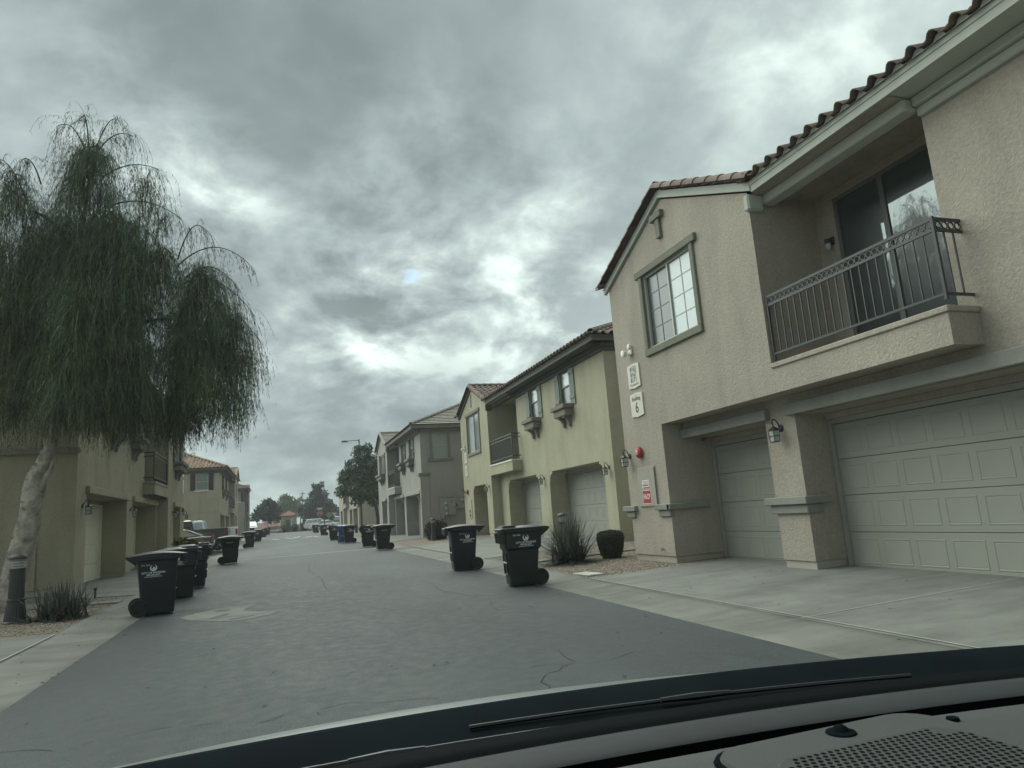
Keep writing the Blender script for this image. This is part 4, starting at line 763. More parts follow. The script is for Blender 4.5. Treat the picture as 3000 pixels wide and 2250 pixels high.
def wall_things():
    # balcony light on the recess wall
    t = thing('balcony_light', 'small black jelly jar light on the balcony wall beside the sliding door', 'wall light', (9.16, 9.03, 5.62))
    b = MB(); b.bbox(-.03, -.001, -.06, .06, -.02, .12, .01); b.build('backplate', M_BLK, t); b = MB(); b.lathe([(.05, .08), (.055, .02), (.05, 0)], 12, (-.10, 0, 0)); b.box(-.10, -.03, -.02, .02, .04, .06); b.build('cap', M_BLK, t); b = MB(); b.lathe([(.045, 0), (.047, -.05), (.035, -.10), (0, -.115)], 12, (-.10, 0, 0)); b.build('glass', M_GLS, t, smooth=True)
    # fire bell
    t = thing('fire_bell', 'round red fire alarm bell on the tan wall above the grey panel', 'alarm bell', (7.75, 14.02, 2.56)); b = MB(); b.lathe([(.075, .0), (.125, -.02), (.13, -.05), (.115, -.085), (.07, -.105), (.0, -.108)], 20, axis=0); b.build('gong', M_RED, t, smooth=40); b = MB(); b.lathe([(.05, -.1085), (.045, -.116), (0, -.117)], 16, axis=0); b.build('label_disc', M_WHT, t); b = MB(); b.lathe([(.02, -.1175), (.015, -.126), (0, -.127)], 12, axis=0); b.build('nut', M_BLK, t)
    t = thing('fire_bell', 'small dark red fire bell on the olive wall, far edge', 'alarm bell', (9.70, 37.05, 2.68)); b = MB(); b.lathe([(.075, .0), (.125, -.02), (.13, -.05), (.115, -.085), (.07, -.105), (.0, -.108)], 16, axis=0); b.build('gong', M_RED, t, smooth=40); b = MB(); b.lathe([(.03, -.1085), (0, -.117)], 12, axis=0); b.build('nut', M_BLK, t)
    t = thing('fire_bell', 'small dark red fire bell on the khaki wall, far edge', 'alarm bell', (-4.62, 38.2, 2.72), math.pi); b = MB(); b.lathe([(.075, .0), (.125, -.02), (.13, -.05), (.115, -.085), (.07, -.105), (.0, -.108)], 16, axis=0); b.build('gong', M_RED, t, smooth=40); b = MB(); b.lathe([(.03, -.1085), (0, -.117)], 12, axis=0); b.build('nut', M_BLK, t)
    # camera under the beam
    t = thing('security_camera', 'small dark dome camera under the beam of the smaller garage', 'camera', (8.55, 12.70, 2.69)); b = MB(); b.lathe([(.06, .03), (.06, .0), (.0, -.001)], 14); b.build('base', M_SF, t); b = MB(); b.lathe([(.05, -.002), (.047, -.03), (.03, -.055), (0, -.06)], 14); b.build('dome', M_BLK, t, smooth=True)
    # emergency twin floods
    for x, y, z, lab in ((7.75, 14.0, 4.86, 'white twin head flood light on the tan wall above the address plate'), (9.70, 37.2, 5.02, 'white flood light on the olive wall above its address plates')):
        t = thing('flood_light', lab, 'flood light', (x, y, z)); b = MB(); b.bbox(-.05, -.001, -.11, .06, -.05, .07, .015); b.build('housing', M_WHT, t)
        b = MB(); b.lathe([(.02, .0), (.075, -.06), (.08, -.13), (.07, -.135)], 14, (-.06, .06, 0), 0); b.build('lamp_head', M_WHT, t, smooth=40); b = MB(); b.tube([(-.04, -.05, .06), (-.06, -.06, .12)], .012); b.lathe([(.0, -.09), (.055, -.085), (.06, -.06), (.05, -.04), (0, -.035)], 14, (0, -.06, .15), 0); b.build('lamp_head', M_WHT, t, smooth=40)
    # address plates
    def plate(lab, x, y0, y1, z0, z1, lines):
        cy, cz = (y0 + y1) / 2, (z0 + z1) / 2; w, h = (y1 - y0) / 2, (z1 - z0) / 2; t = thing('address_sign', lab, 'sign', (x, cy, cz)); b = MB()
        b.prism([(-w, -h * .90), (0, -h), (w, -h * .90), (w, h * .90), (0, h), (-w, h * .90)], 0, -.03, -.002); b.build('plate', M_SIGN, t); s = MB(); s.lathe([(.012, -.0305), (.010, -.035), (0, -.036)], 8, (0, 0, h * .80), 0); s.build('screw', M_INK, t)
        for txt, z, size, m, bo, xs in lines:
            link('lettering', text_mesh(txt, size, m, bo, xs=xs), t, mx=text_mx(-.0325, 0, z, (0, -1, 0), (0, 0, 1)))
        return t
    plate('cream address plate reading 8163 8167 8171 on the tan wall', 7.75, 13.66, 14.20, 4.02, 4.60, [('8163', .155, .152, M_INK, .003, .95), ('8167', .03, .152, M_INK, .003, .95), ('8171', -.095, .152, M_INK, .003, .95), ('W Lynwood St', -.20, .072, M_INK, .001, .9)])
    plate('cream sign reading Building 6 on the tan wall', 7.75, 13.64, 14.20, 3.36, 3.92, [('Building', .14, .13, M_INK, .002, .95), ('6', -.075, .34, M_MAR, .006, .9)])
    plate('cream sign reading Building 7 on the olive wall', 9.70, 36.82, 37.30, 3.50, 4.10, [('Building', .14, .09, M_INK, .0, .95), ('7', -.06, .34, M_MAR, .006, .9)])
    t = plate('cream address plate with faint numbers on the olive wall', 9.70, 36.82, 37.30, 4.22, 4.84, []); b = MB()
    for i in range(3): b.box(-.034, -.0315, -.13, .13, .09 - .11 * i, .14 - .11 * i)
    b.build('faint_print', mat('faint_ink', (.33, .32, .28), .8, .05), t)
    for y0, y1, z0, z1, lab in ((37.5, 37.9, 4.3, 5.0, 'narrow white address plate at the far edge of the khaki house, upper one'), (37.5, 37.9, 3.5, 4.2, 'narrow white building plate at the far edge of the khaki house, lower one')):
        t = thing('address_sign', lab, 'sign', (-4.62, (y0 + y1) / 2 + .5, (z0 + z1) / 2)); b = MB(); w, h = (y1 - y0) / 2, (z1 - z0) / 2; b.prism([(-w, -h * .90), (0, -h), (w, -h * .90), (w, h * .90), (0, h), (-w, h * .90)], 0, .002, .04); b.build('plate', M_WHT, t)
    # control panel door
    t = thing('control_panel', 'tan steel fire control panel door with red FACP sign on the tan wall', 'panel', (7.75, 13.86, 1.78)); MP = mat('panel_tan', (.345, .325, .28), .6, .05, 3)
    b = MB(); b.bbox(-.022, -.001, -.40, .40, -.44, .44, .006); b.build('panel_frame', MP, t); b = MB(); b.bbox(-.032, -.0225, -.375, .375, -.42, .42, .004); b.build('panel_door', MP, t); b = MB(); b.box(-.034, -.0225, -.393, -.378, -.41, .41); b.build('hinge', M_BLK, t)
    def sticker(y, z, w, h, m, nm='sticker', d=-.0345): b = MB(); b.box(d, -.0322, y - w / 2, y + w / 2, z - h / 2, z + h / 2); return b.build(nm, m, t)
    sticker(.03, -.22, .37, .30, M_WHT, 'sign_border'); sticker(.03, -.22, .345, .275, M_RED, 'sign_face', -.0365); link('lettering', text_mesh('FACP', .155, M_WHT, .004, xs=.80), t, mx=text_mx(-.0375, .03, -.22, (0, -1, 0), (0, 0, 1)))
    sticker(.04, .06, .30, .18, M_WHT, 'notice'); b = MB()
    for z, hh in ((.115, .012), (.09, .012), (.065, .012)): b.box(-.0358, -.0346, -.08, .16, z, z + hh)
    b.build('faint_print', mat('faint_ink', (.33, .32, .28), .8, .05), t); sticker(.04, .035, .25, .03, M_RED, 'notice_bar', -.0358); sticker(.02, -.015, .26, .022, M_RED, 'notice_bar', -.0359)
    t = thing('control_panel', 'narrow pale control panel on the olive wall, far edge', 'panel', (9.70, 36.75, 1.75)); b = MB(); b.bbox(-.03, -.001, -.36, .36, -.5, .5, .006); b.build('panel_door', mat('panel_olive', (.40, .40, .27), .6, .05, 3), t)
    for z in (-.12, -.34): b = MB(); b.box(-.034, -.0305, -.14, .14, z - .08, z + .08); b.build('sticker', M_MAR, t)
wall_things()
# ------------------------------------------------------------------ bins
MBG = mat('bin_plastic_green', (.011, .019, .016), .45, .12, 3, .08, 90, .003, spec=.45); MBN = mat('bin_plastic_navy', (.010, .013, .019), .43, .12, 3, .08, 90, .003, spec=.45); MBB = mat('bin_plastic_blue', (.045, .115, .30), .45, .1, 3, spec=.4); MBW = mat('bin_wheel_rubber', (.016, .018, .018), .7, .15, 8); MPR = mat('white_print', (.66, .69, .68), .6, .04, 8); MPF = mat('faint_white_print', (.34, .37, .36), .6, .05, 8)
MBL = mat('bin_sticker', (.55, .55, .50), .6, .1, 12)
def rring(x0, x1, w, z, r=.05, n=3):
    pts = []; h = w / 2
    for cx, cy, a0 in ((x1 - r, h - r, 0), (x0 + r, h - r, 90), (x0 + r, -h + r, 180), (x1 - r, -h + r, 270)):
        for i in range(n + 1): a = math.radians(a0 + 90 * i / n); pts.append((cx + r * math.cos(a), cy + r * math.sin(a), z))
    return pts
def bird_logo():
    """white disc with an upswept dark bird cut out of it: a ring of feathers open at the top"""
    mb = MB(); n = 28; R = .058
    outer = [(R * math.cos(t), R * math.sin(t)) for t in [math.radians(68 + 0) - i * math.radians(316) / n - 0 for i in range(n + 1)]]
    inner = []
    for i in range(n + 1):
        f = i / n; t = math.radians(68) - f * math.radians(316); k = .50 + .50 * abs(2 * f - 1) ** 2.2; k = min(k, .97); inner.append((R * k * math.cos(t) * .95, R * k * math.sin(t) - (.012 * (1 - abs(2 * f - 1)))))
    mb.add([(x, y, 0) for x, y in outer] + [(x, y, 0) for x, y in inner], [(i, i + 1, n + 2 + i, n + 1 + i)[::-1] for i in range(n)])
    mb.poly([(-.012, -.034, 0), (.026, -.03, 0), (.034, -.004, 0), (.018, .012, 0), (-.004, .024, 0), (-.018, .016, 0), (-.004, .012, 0), (-.008, -.004, 0), (-.026, -.012, 0)])
    return mb
def bin_proto(kind, body_m, print_kind):
    t = thing('wheelie_bin', 'x', 'wheelie bin')
    b = MB()
    if kind == 'A':
        rings = [rring(-.30, .20, .48, .03), rring(-.302, .215, .49, .06), rring(-.345, .275, .555, .66), rring(-.375, .315, .63, .70), rring(-.38, .34, .64, .98), rring(-.40, .37, .67, 1.0), rring(-.40, .37, .67, 1.045)]
    elif kind == 'B':
        rings = [rring(-.31, .20, .48, .03), rring(-.312, .215, .49, .06), rring(-.36, .30, .60, .96), rring(-.385, .34, .65, .985), rring(-.385, .34, .65, 1.045)]
    else:
        rings = [rring(-.30, .20, .46, .03), rring(-.302, .21, .47, .06), rring(-.35, .26, .54, .62), rring(-.355, .265, .545, .70), rring(-.375, .285, .57, .72), rring(-.395, .33, .61, .98), rring(-.415, .35, .64, 1.0), rring(-.415, .35, .64, 1.04)]
    b.loft(rings); body = b.build('body', body_m, t, smooth=35)
    # recessed grip with its bar on the front
    g = MB(); g.add([(-.326, -.16, .22), (-.326, .16, .22), (-.343, .16, .60), (-.343, -.16, .60), (-.30, -.15, .24), (-.30, .15, .24), (-.31, .15, .58), (-.31, -.15, .58)], [(0, 1, 5, 4), (1, 2, 6, 5), (2, 3, 7, 6), (3, 0, 4, 7), (4, 5, 6, 7)]); g.v = [(x - .014, y, z) for x, y, z in g.v]; g.build('front_recess', MBW, body)
    g = MB(); g.tube([(-.348, -.17, .44), (-.348, .17, .44)], .012, 8); g.build('lift_bar', mat('galvanised', (.45, .46, .45), .35, .1, 8, metallic=.8), body)
    # collar hood on the front of kind A
    if kind == 'A':
        g = MB(); n = 9
        pr = [(-.40, -.30), (-.455, -.30)]; yy = [-.30 + .60 * i / (2 * n) for i in range(2 * n + 1)]
        vs = [(-.46 - (.012 if i % 2 else 0), y, .985) for i, y in enumerate(yy)] + [(-.445 - (.010 if i % 2 else 0), y, .80) for i, y in enumerate(yy)]
        k = len(yy); g.add(vs, [(i + 1, i, k + i, k + i + 1) for i in range(k - 1)]); g.bbox(-.445, -.37, -.31, -.285, .80, .99, .01); g.bbox(-.445, -.37, .285, .31, .80, .99, .01); g.box(-.46, -.38, -.30, .30, .955, .99); g.build('front_hood', body_m, body)
    # lid
    l = MB()
    if kind == 'A':
        L_ = [rring(-.47, .46, .68, 1.047, .06), rring(-.475, .47, .69, 1.06, .06), rring(-.46, .45, .67, 1.075, .06), rring(-.40, -.08 + .46, .60, 1.08, .05)]
        l.loft(L_); l.loft([rring(-.41, -.14, .52, 1.078, .04), rring(-.395, -.155, .49, 1.125, .04)]); l.loft([rring(-.08, .36, .52, 1.078, .08), rring(-.03, .30, .42, 1.108, .08)])
    else:
        L_ = []
        for x, z in ((-.45, 1.047),): pass
        n = 10; rows = []
        for i in range(n + 1):
            x = -.46 + .90 * i / n; h = .03 + .055 * math.sin(math.pi * min(1, max(0, i / n))) + (.015 if kind == 'C' else 0); w = .66
            rows.append([(x, -w / 2, 1.047), (x, -w / 2, 1.047 + h * .55), (x, -w * .36, 1.047 + h * .95), (x, 0, 1.047 + h), (x, w * .36, 1.047 + h * .95), (x, w / 2, 1.047 + h * .55), (x, w / 2, 1.047)])
        l.loft([r[::-1] for r in rows])
    lid = l.build('lid', body_m, t, smooth=35)
    if kind != 'A':
        g = MB(); g.bbox(-.52, -.43, -.25, .25, .90 if kind == 'B' else 1.0, 1.065, .015); g.build('lid_handle', body_m, lid)
    # handle at the back
    h = MB()
    for s in (-1, 1): h.prism([(.30, 1.03), (.47, 1.065), (.50, 1.05), (.46, 1.0), (.33, .90)], 1, s * .30 - .02, s * .30 + .02)
    h.tube([(.475, -.30, 1.04), (.475, .30, 1.04)], .018, 8); h.build('handle', body_m, t)
    for s in (-1, 1):
        w = MB(); w.lathe([(.0, -.03), (.12, -.03), (.15, -.022), (.152, .0), (.15, .022), (.13, .03), (.12, .026), (.11, .016), (.035, .016), (.03, .03), (0, .031)] if s > 0 else [(0, -.031), (.03, -.03), (.035, -.016), (.11, -.016), (.12, -.026), (.13, -.03), (.15, -.022), (.152, 0), (.15, .022), (.12, .03), (0, .03)], 24, (.27, s * .275, .152), 1)
        for k in range(8):
            a = k * math.pi / 4; c_, s_ = math.cos(a), math.sin(a); y = s * (.275 + .0165); P = lambda r, q: (.27 + r * c_ - q * s_, y, .152 + r * s_ + q * c_); P2 = lambda r, q: (.27 + r * c_ - q * s_, y + s * .009, .152 + r * s_ + q * c_)
            w.loft([[P(.03, -.012), P(.11, -.010), P(.11, .010), P(.03, .012)], [P2(.03, -.007), P2(.11, -.006), P2(.11, .006), P2(.03, .007)]])
        w.build('wheel', MBW, t, smooth=35)
    ax = MB(); ax.tube([(.27, -.26, .152), (.27, .26, .152)], .014, 8); ax.build('axle', MBW, t)
    # print on both sides
    yw = {'A': .3205, 'B': .305, 'C': .296}[kind]
    for s in (-1, 1):
        if kind == 'B': tilt = .0575
        elif kind == 'C': tilt = .075
        else: tilt = .018
        xa = (1 if s < 0 else -1, 0, 0); ya = (0, s * math.sin(tilt), math.cos(tilt))
        def put(me, x, z, name='lettering'):
            ref = {'A': .84, 'B': .96, 'C': .98}[kind]; base = {'A': .6385 / 2, 'B': .60 / 2, 'C': .61 / 2}[kind]
            y = s * (base - (ref - z) * math.tan(tilt) + .0035); link(name, me, t, mx=text_mx(x, y, z, xa, ya))
        if print_kind == 'city':
            zc = {'A': .885, 'B': .84, 'C': .86}[kind]; xo = .045 * (1 if s < 0 else 1) - (.03 if kind == 'A' else .0)
            if 'logo' not in _TX: _TX['logo'] = bird_logo().mesh('emblem', MPR)
            put(_TX['logo'], xo, zc, 'emblem'); put(text_mesh('CITY OF PHOENIX', .047, MPR, .0012), xo, zc - .085); put(text_mesh('602-262-6251', .040, MPR, .0012), xo, zc - .122); put(text_mesh('phoenix.gov/publicworks', .028, MPR, .0004), xo, zc - .152)
            k = MB(); n = 11
            for i in range(n):
                if i == 5: continue
                k.poly([(-.075 + i * .0136, -.012, 0), (-.075 + i * .0136 + .009, -.012, 0), (-.075 + i * .0136 + .009, .012, 0), (-.075 + i * .0136, .012, 0)])
            if ('ser', kind) not in _TX: _TX[('ser', kind)] = k.mesh('serial_print', MPF if kind != 'A' else MBL)
            put(_TX[('ser', kind)], xo - (.17 if s < 0 else -.17) * (1 if kind == 'A' else .75), zc + .055, 'serial_print')
        elif print_kind == 'old':
            if ('ol', kind) not in _TX:
                k = MB(); a = 16
                k.poly([(.022 * math.cos(2 * math.pi * i / a) - .12, .022 * math.sin(2 * math.pi * i / a), 0) for i in range(a)])
                for i in range(7): k.poly([(-.08 + i * .03, -.014, 0), (-.08 + i * .03 + .02, -.014, 0), (-.08 + i * .03 + .02, .016, 0), (-.08 + i * .03, .016, 0)])
                _TX[('ol', kind)] = k.mesh('worn_print', MPF)
            put(_TX[('ol', kind)], 0, .86, 'worn_print')
    return t
PB = {('A', 'g'): bin_proto('A', MBG, 'city'), ('B', 'n'): bin_proto('B', MBN, 'city'), ('C', 'g'): bin_proto('C', MBG, 'old'), ('A', 'n'): bin_proto('A', MBN, 'city')}
PB[('C', 'b')] = bin_proto('C', MBB, 'none')
_used = set()
GB = 'wheelie bins put out along both edges of the lane'
def put_bin(k, x, y, rz, lab):
    src = PB[k]; o = src if k not in _used else copy_tree(src); _used.add(k)
    e = .0; o.location = (x, y, gz(x, y) + .004); o.rotation_euler = (0, 0, math.radians(rz)); o['label'] = lab; o['group'] = GB
RW = 1
# along the curb on the side of the tan house: wheels to the curb, front to the lane
put_bin(('A', 'g'), 4.38, 12.94, -6, 'dark green wheelie bin with ribbed front hood beside the spiky yucca bed')
put_bin(('B', 'n'), 4.42, 17.62, -4, 'navy black wheelie bin standing alone in front of the olive house arched entry')
put_bin(('C', 'g'), 4.42, 32.5, 4, 'plain green wheelie bin at the end of the yellow line, overlapping another bin')
put_bin(('A', 'g'), 4.30, 37.3, -3, 'green wheelie bin with white emblem just behind the bin at the yellow line')
put_bin(('B', 'n'), 4.12, 46.0, 0, 'dark wheelie bin touching the blue bin, on its curb side')
put_bin(('C', 'b'), 3.82, 47.4, 84, 'slim blue wheelie bin between dark bins')
put_bin(('A', 'g'), 3.78, 54.6, -3, 'green wheelie bin just beyond the blue bin')
put_bin(('B', 'n'), 4.30, 77.2, 6, 'small far dark wheelie bin right of the stop sign post')
put_bin(('A', 'g'), 4.45, 99.0, 4, 'farthest green wheelie bin in front of the white cars')
# along the other side: wheels to the khaki house
put_bin(('B', 'n'), -2.22, 14.72, 192, 'nearest navy black wheelie bin beside the gravel bed, white printed emblem on its side')
put_bin(('A', 'g'), -2.20, 17.78, 184, 'dark green wheelie bin second in the row of three by the khaki house')
put_bin(('A', 'n'), -2.20, 20.35, 182, 'navy black wheelie bin third in the row of three, leaves stacked behind it')
put_bin(('C', 'g'), -2.06, 31.95, 190, 'lone green wheelie bin by the dark sedan tail light')
put_bin(('C', 'g'), -2.12, 53.2, 182, 'green wheelie bin beside the white pickup bumper')
put_bin(('B', 'n'), -2.10, 72.2, 182, 'dark wheelie bin with white emblem beyond the pickup trucks')
put_bin(('A', 'g'), -2.05, 94.2, 182, 'green wheelie bin in front of the white truck nose')
put_bin(('A', 'n'), -1.85, 109.0, 182, 'farthest dark wheelie bin in front of the dark tree')
for k, src in PB.items():
    if k not in _used: print('unused proto', k)
# ------------------------------------------------------------------ plants
M_LEAFW = [mat('weeping_leaf_dark', (.072, .100, .058), .75, .25, 1.2, spec=.2), mat('weeping_leaf', (.098, .138, .074), .75, .25, 1.2, spec=.2), mat('weeping_leaf_grey', (.130, .160, .098), .75, .25, 1.2, spec=.2), mat('weeping_leaf_lime', (.180, .215, .085), .75, .25, 1.2, spec=.2)]
M_BARK = mat('peeling_bark', (.37, .335, .28), .95, .35, 5.0, 1.0, 14, .03, spec=.1, col2=(.17, .165, .15), detail=9); M_BARKD = mat('dark_bark', (.062, .052, .042), .95, .3, 5, .8, 25, .02)
def ribbons(strands, w0, leaf_len, leaf_n, seed):
    """strands: list of (k,3) arrays. thin tapering ribbons plus narrow hanging leaflets; returns verts, quads"""
    r = np.random.default_rng(seed); V, F = [], []; nv = 0
    for P in strands:
        k = len(P); a = r.uniform(0, math.pi); side = np.array([math.cos(a), math.sin(a), 0.0]); w = w0 * np.linspace(1, .45, k)[:, None]
        V.append(P - side * w); V.append(P + side * w); i = np.arange(k - 1) + nv; F.append(np.stack([i, i + 1, i + 1 + k, i + k], 1)); nv += 2 * k
        if leaf_n:
            t = r.uniform(.05, .98, leaf_n) * (k - 1); j = np.minimum(t.astype(int), k - 2); f = (t - j)[:, None]; B = P[j] * (1 - f) + P[j + 1] * f
            an = r.uniform(0, 6.283, leaf_n); out = np.stack([np.cos(an), np.sin(an), np.zeros(leaf_n)], 1); L = (leaf_len * r.uniform(.6, 1.25, leaf_n))[:, None]
            tip = B + out * L * .38 + np.array([0, 0, -1.0]) * L * r.uniform(.6, 1.0, leaf_n)[:, None]; s2 = np.stack([-np.sin(an), np.cos(an), np.zeros(leaf_n)], 1) * .0055
            M_ = (B + tip) / 2 + out * L * .08
            V.append(np.stack([B, M_ - s2, tip, M_ + s2], 1).reshape(-1, 3)); F.append((np.arange(leaf_n * 4).reshape(-1, 4) + nv)); nv += 4 * leaf_n
    return np.concatenate(V), np.concatenate(F)
def weeping_tree():
    bx, by = -5.45, 17.75; z0 = gz(bx, by)
    t = thing('weeping_tree', 'tall weeping tree with peeling pale trunk and hanging fine foliage before the khaki house', 'tree', (bx, by, z0)); r = np.random.default_rng(11); O = np.array([bx, by, z0])
    def px(x, y, Y): d = RT * ((x - 1500) / 2032.24) - UP * ((y - 1125) / 2032.24) + FW; k = Y / d.y; p = EYE + d * k; return np.array([p.x, p.y, p.z])
    prof = [(12, 1800, .33), (25, 1761, .25), (49, 1653, .235), (72, 1581, .235), (90, 1508, .205), (102, 1436, .215), (108, 1396, .185), (126, 1356, .135), (143, 1320, .118), (154, 1284, .098), (156, 1248, .09), (155, 1212, .08), (157, 1175, .078), (166, 1139, .08), (176, 1090, .07), (186, 1040, .065), (205, 900, .06), (228, 740, .05), (250, 600, .04), (268, 470, .02)]
    tr = [px(x, y, 17.7 + max(0, 1400 - y) * .0007) for x, y, q in prof]; tr[0][2] = z0 - .1; b = MB(); b.tube([tuple(p - O) for p in tr], [q for _, _, q in prof], 18)
    st = [px(118, 1440, 17.62), px(133, 1400, 17.6), px(150, 1375, 17.6), px(158, 1352, 17.6)]; b.tube([tuple(p - O) for p in st], [.09, .075, .05, .03], 9)
    vs = []
    for p in b.v:                                                     # knotty, flaking surface
        q = Vector(p); nn = (math.sin(q.z * 9.1 + q.x * 7) * math.sin(q.x * 23 + q.z * 4) * .018); vs.append((q.x + nn + random.uniform(-.006, .006), q.y + random.uniform(-.008, .008), q.z))
    b.v = vs
    for k in range(130):                                               # curls of bark standing off the trunk
        i = random.randrange(0, 9); f = random.random(); p = tr[i] * (1 - f) + tr[i + 1] * f - O; R = prof[i][2] * (1 - f) + prof[i + 1][2] * f; a = random.uniform(0, 6.28); c, s = math.cos(a), math.sin(a); h = random.uniform(.05, .16); w = random.uniform(.02, .05)
        q = Vector(p) + Vector((c * R, s * R, 0)); tn = Vector((-s, c, 0)) * w; up = Vector((c * .05, s * .05, h)); b.add([tuple(q - tn), tuple(q + tn), tuple(q + tn * .6 + up), tuple(q - tn * .7 + up * .9)], [(0, 1, 2, 3)])
    b.build('trunk', M_BARK, t, smooth=True)
    limbs = MB(); groups = {0: [], 1: [], 2: [], 3: []}
    # each dome: node where the branch leaves, tip of the arch, spread, how far the curtain hangs (as picture heights), strand count
    def arc(a, b_, lift, n=9):
        s = np.linspace(0, 1, n)[:, None]; return a * (1 - s) + b_ * s + np.array([0, 0, 1.0]) * lift * 4 * s * (1 - s)
    def hang(start, d0, L, lean, n):
        d = d0 / (np.linalg.norm(d0) + 1e-6); P = [start]; st = L / n; k = 0
        for i in range(n):
            d = d * .70 + np.array([lean[0], lean[1], -1.0]) * .34; d = d / np.linalg.norm(d); P.append(P[-1] + d * st + r.normal(0, .012, 3))
        return np.array(P)
    D = lambda x, y, Y=18.0: px(x, y, Y)
    def plume(cx, top, bot, w0, w1, Y, depth, n, light=0.0, lmin=.5, lmax=1.9, core=.0):
        """a hanging mass: strands start anywhere in a domed column and droop; picture units for its outline, metres for the depth"""
        for i in range(n // 14):
            s = r.random() ** 1.15; hw = (w0 + (w1 - w0) * s) * math.sqrt(min(1, s * 2.6 + .06)); an = r.uniform(0, 6.283); q = math.sqrt(r.uniform(core, 1)); ty = top + (bot - top) * s * .86
            tip = D(cx + hw * math.cos(an) * q, ty, Y + depth * math.sin(an) * q * math.sqrt(min(1, s * 2.6 + .06))); nd = D(cx + hw * .3 * math.cos(an), ty + r.uniform(20, 90), Y + depth * .3 * math.sin(an))
            A = arc(nd, tip, r.uniform(.12, .45), 7); limbs.tube([tuple(p - O) for p in A], list(np.linspace(.010, .004, 7)), 3, False); zl = D(cx, bot, Y)[2]; gl = r.choice(4, p=[.36 - light * .3, .36, .20, .08 + light * .3])  # light: lit look of the front clumps put into the leaf colours
            for k in range(14):
                f = r.uniform(.25, 1) * 6; a = min(int(f), 5); st = A[a] + (A[a + 1] - A[a]) * (f - a) + r.normal(0, .05, 3); L = min(r.uniform(lmin, lmax), max(.25, st[2] - zl - r.normal(0, .22) + .1)); g = gl if r.random() < .6 else r.choice(4, p=[.35, .37, .21, .07])
                groups[g].append(hang(st, (A[a + 1] - A[a]) + r.normal(0, .12, 3), L, (r.normal(.0, .06), r.normal(0, .06)), int(4 + L * 4)))
    plume(268, 425, 1010, 105, 190, 18.2, 1.3, 2500)
    plume(210, 640, 1180, 170, 190, 18.5, 1.6, 2000)
    plume(330, 640, 1290, 130, 165, 17.8, 1.4, 3000, .15)
    plume(225, 850, 1285, 70, 130, 17.0, .8, 1500, .35, lmax=1.5)
    plume(360, 900, 1300, 90, 115, 17.2, .9, 1500, .25, lmax=1.5)
    plume(45, 520, 1010, 110, 130, 18.3, 1.2, 1300)
    plume(20, 820, 1300, 120, 120, 18.9, 1.0, 1500, lmax=1.4)
    plume(110, 700, 1130, 110, 120, 18.6, 1.2, 1200)
    plume(430, 520, 880, 80, 110, 18.0, .9, 420, lmin=.4, lmax=1.1)
    plume(470, 720, 980, 60, 80, 18.0, .8, 500, lmin=.4, lmax=1.2)
    plume(590, 790, 1290, 95, 125, 17.8, 1.1, 2700, lmax=1.6)
    plume(520, 960, 1310, 45, 70, 17.8, .9, 1000, lmax=1.5)
    plume(690, 930, 1275, 50, 70, 17.6, .8, 620, lmin=.5, lmax=1.5)
    # sparse whips that leave the outline
    for (a, b_, lift, n, zl) in (((262, 480), (170, 370), .75, 26, 560), ((262, 480), (240, 345), .9, 26, 520), ((268, 480), (345, 350), .7, 24, 520), ((268, 470), (390, 400), .6, 26, 560), ((300, 520), (470, 500), .45, 30, 720), ((330, 600), (530, 640), .45, 26, 800),
                                 ((520, 760), (610, 690), 1.0, 26, 900), ((520, 780), (745, 790), 1.0, 20, 830), ((540, 830), (750, 930), .8, 34, 1150), ((540, 820), (700, 850), .85, 40, 1200), ((560, 860), (770, 1010), .6, 34, 1190), ((560, 900), (720, 980), .5, 40, 1240), ((80, 600), (0, 465), .4, 24, 640), ((120, 540), (60, 470), .5, 24, 640)):
        A = arc(D(*a), D(*b_), lift * .55, 12); limbs.tube([tuple(p - O) for p in A], list(np.linspace(.020, .006, 12)), 5, False); z_l = D(b_[0], zl)[2]
        for j in range(n):
            s = r.uniform(.35, 1.0); i = min(int(s * 11), 10); st = A[i] + (A[i + 1] - A[i]) * (s * 11 - i); L = max(.3, min(3.0, (st[2] - z_l) * r.uniform(.3, 1.05) * (.45 + .6 * s))); groups[r.choice([0, 1])].append(hang(st, (A[i + 1] - A[i]) * .8 + r.normal(0, .06, 3), L, (r.normal(.0, .04), 0), int(6 + L * 3)))
    for nd in ((255, 560), (250, 640), (330, 620), (230, 760), (220, 860), (100, 620), (60, 800), (90, 1000), (470, 830), (500, 930), (400, 980)):
        src = min(tr[12:], key=lambda p: np.linalg.norm(p - D(*nd)) + (0 if p[2] < D(*nd)[2] else 2)); A = arc(src, D(*nd), .15, 7); limbs.tube([tuple(p - O) for p in A], list(np.linspace(.06, .03, 7)), 7, False)
    limbs.build('branch', M_BARKD, t)['kind'] = 'stuff'
    V, F, I = [], [], []; nv = 0
    for g, S in groups.items():
        v, f = ribbons(S, .0045, .11, 13, 20 + g); V.append(v - O); F.append(f + nv); I.append(np.full(len(f), g)); nv += len(v)
    me = np_mesh('crown', np.concatenate(V), np.concatenate(F).ravel(), 4, M_LEAFW, midx=np.concatenate(I)); o = link('crown', me, t); o['kind'] = 'stuff'
    print('weeping strands', sum(len(s) for s in groups.values()), 'quads', sum(len(f) for f in F))
weeping_tree()
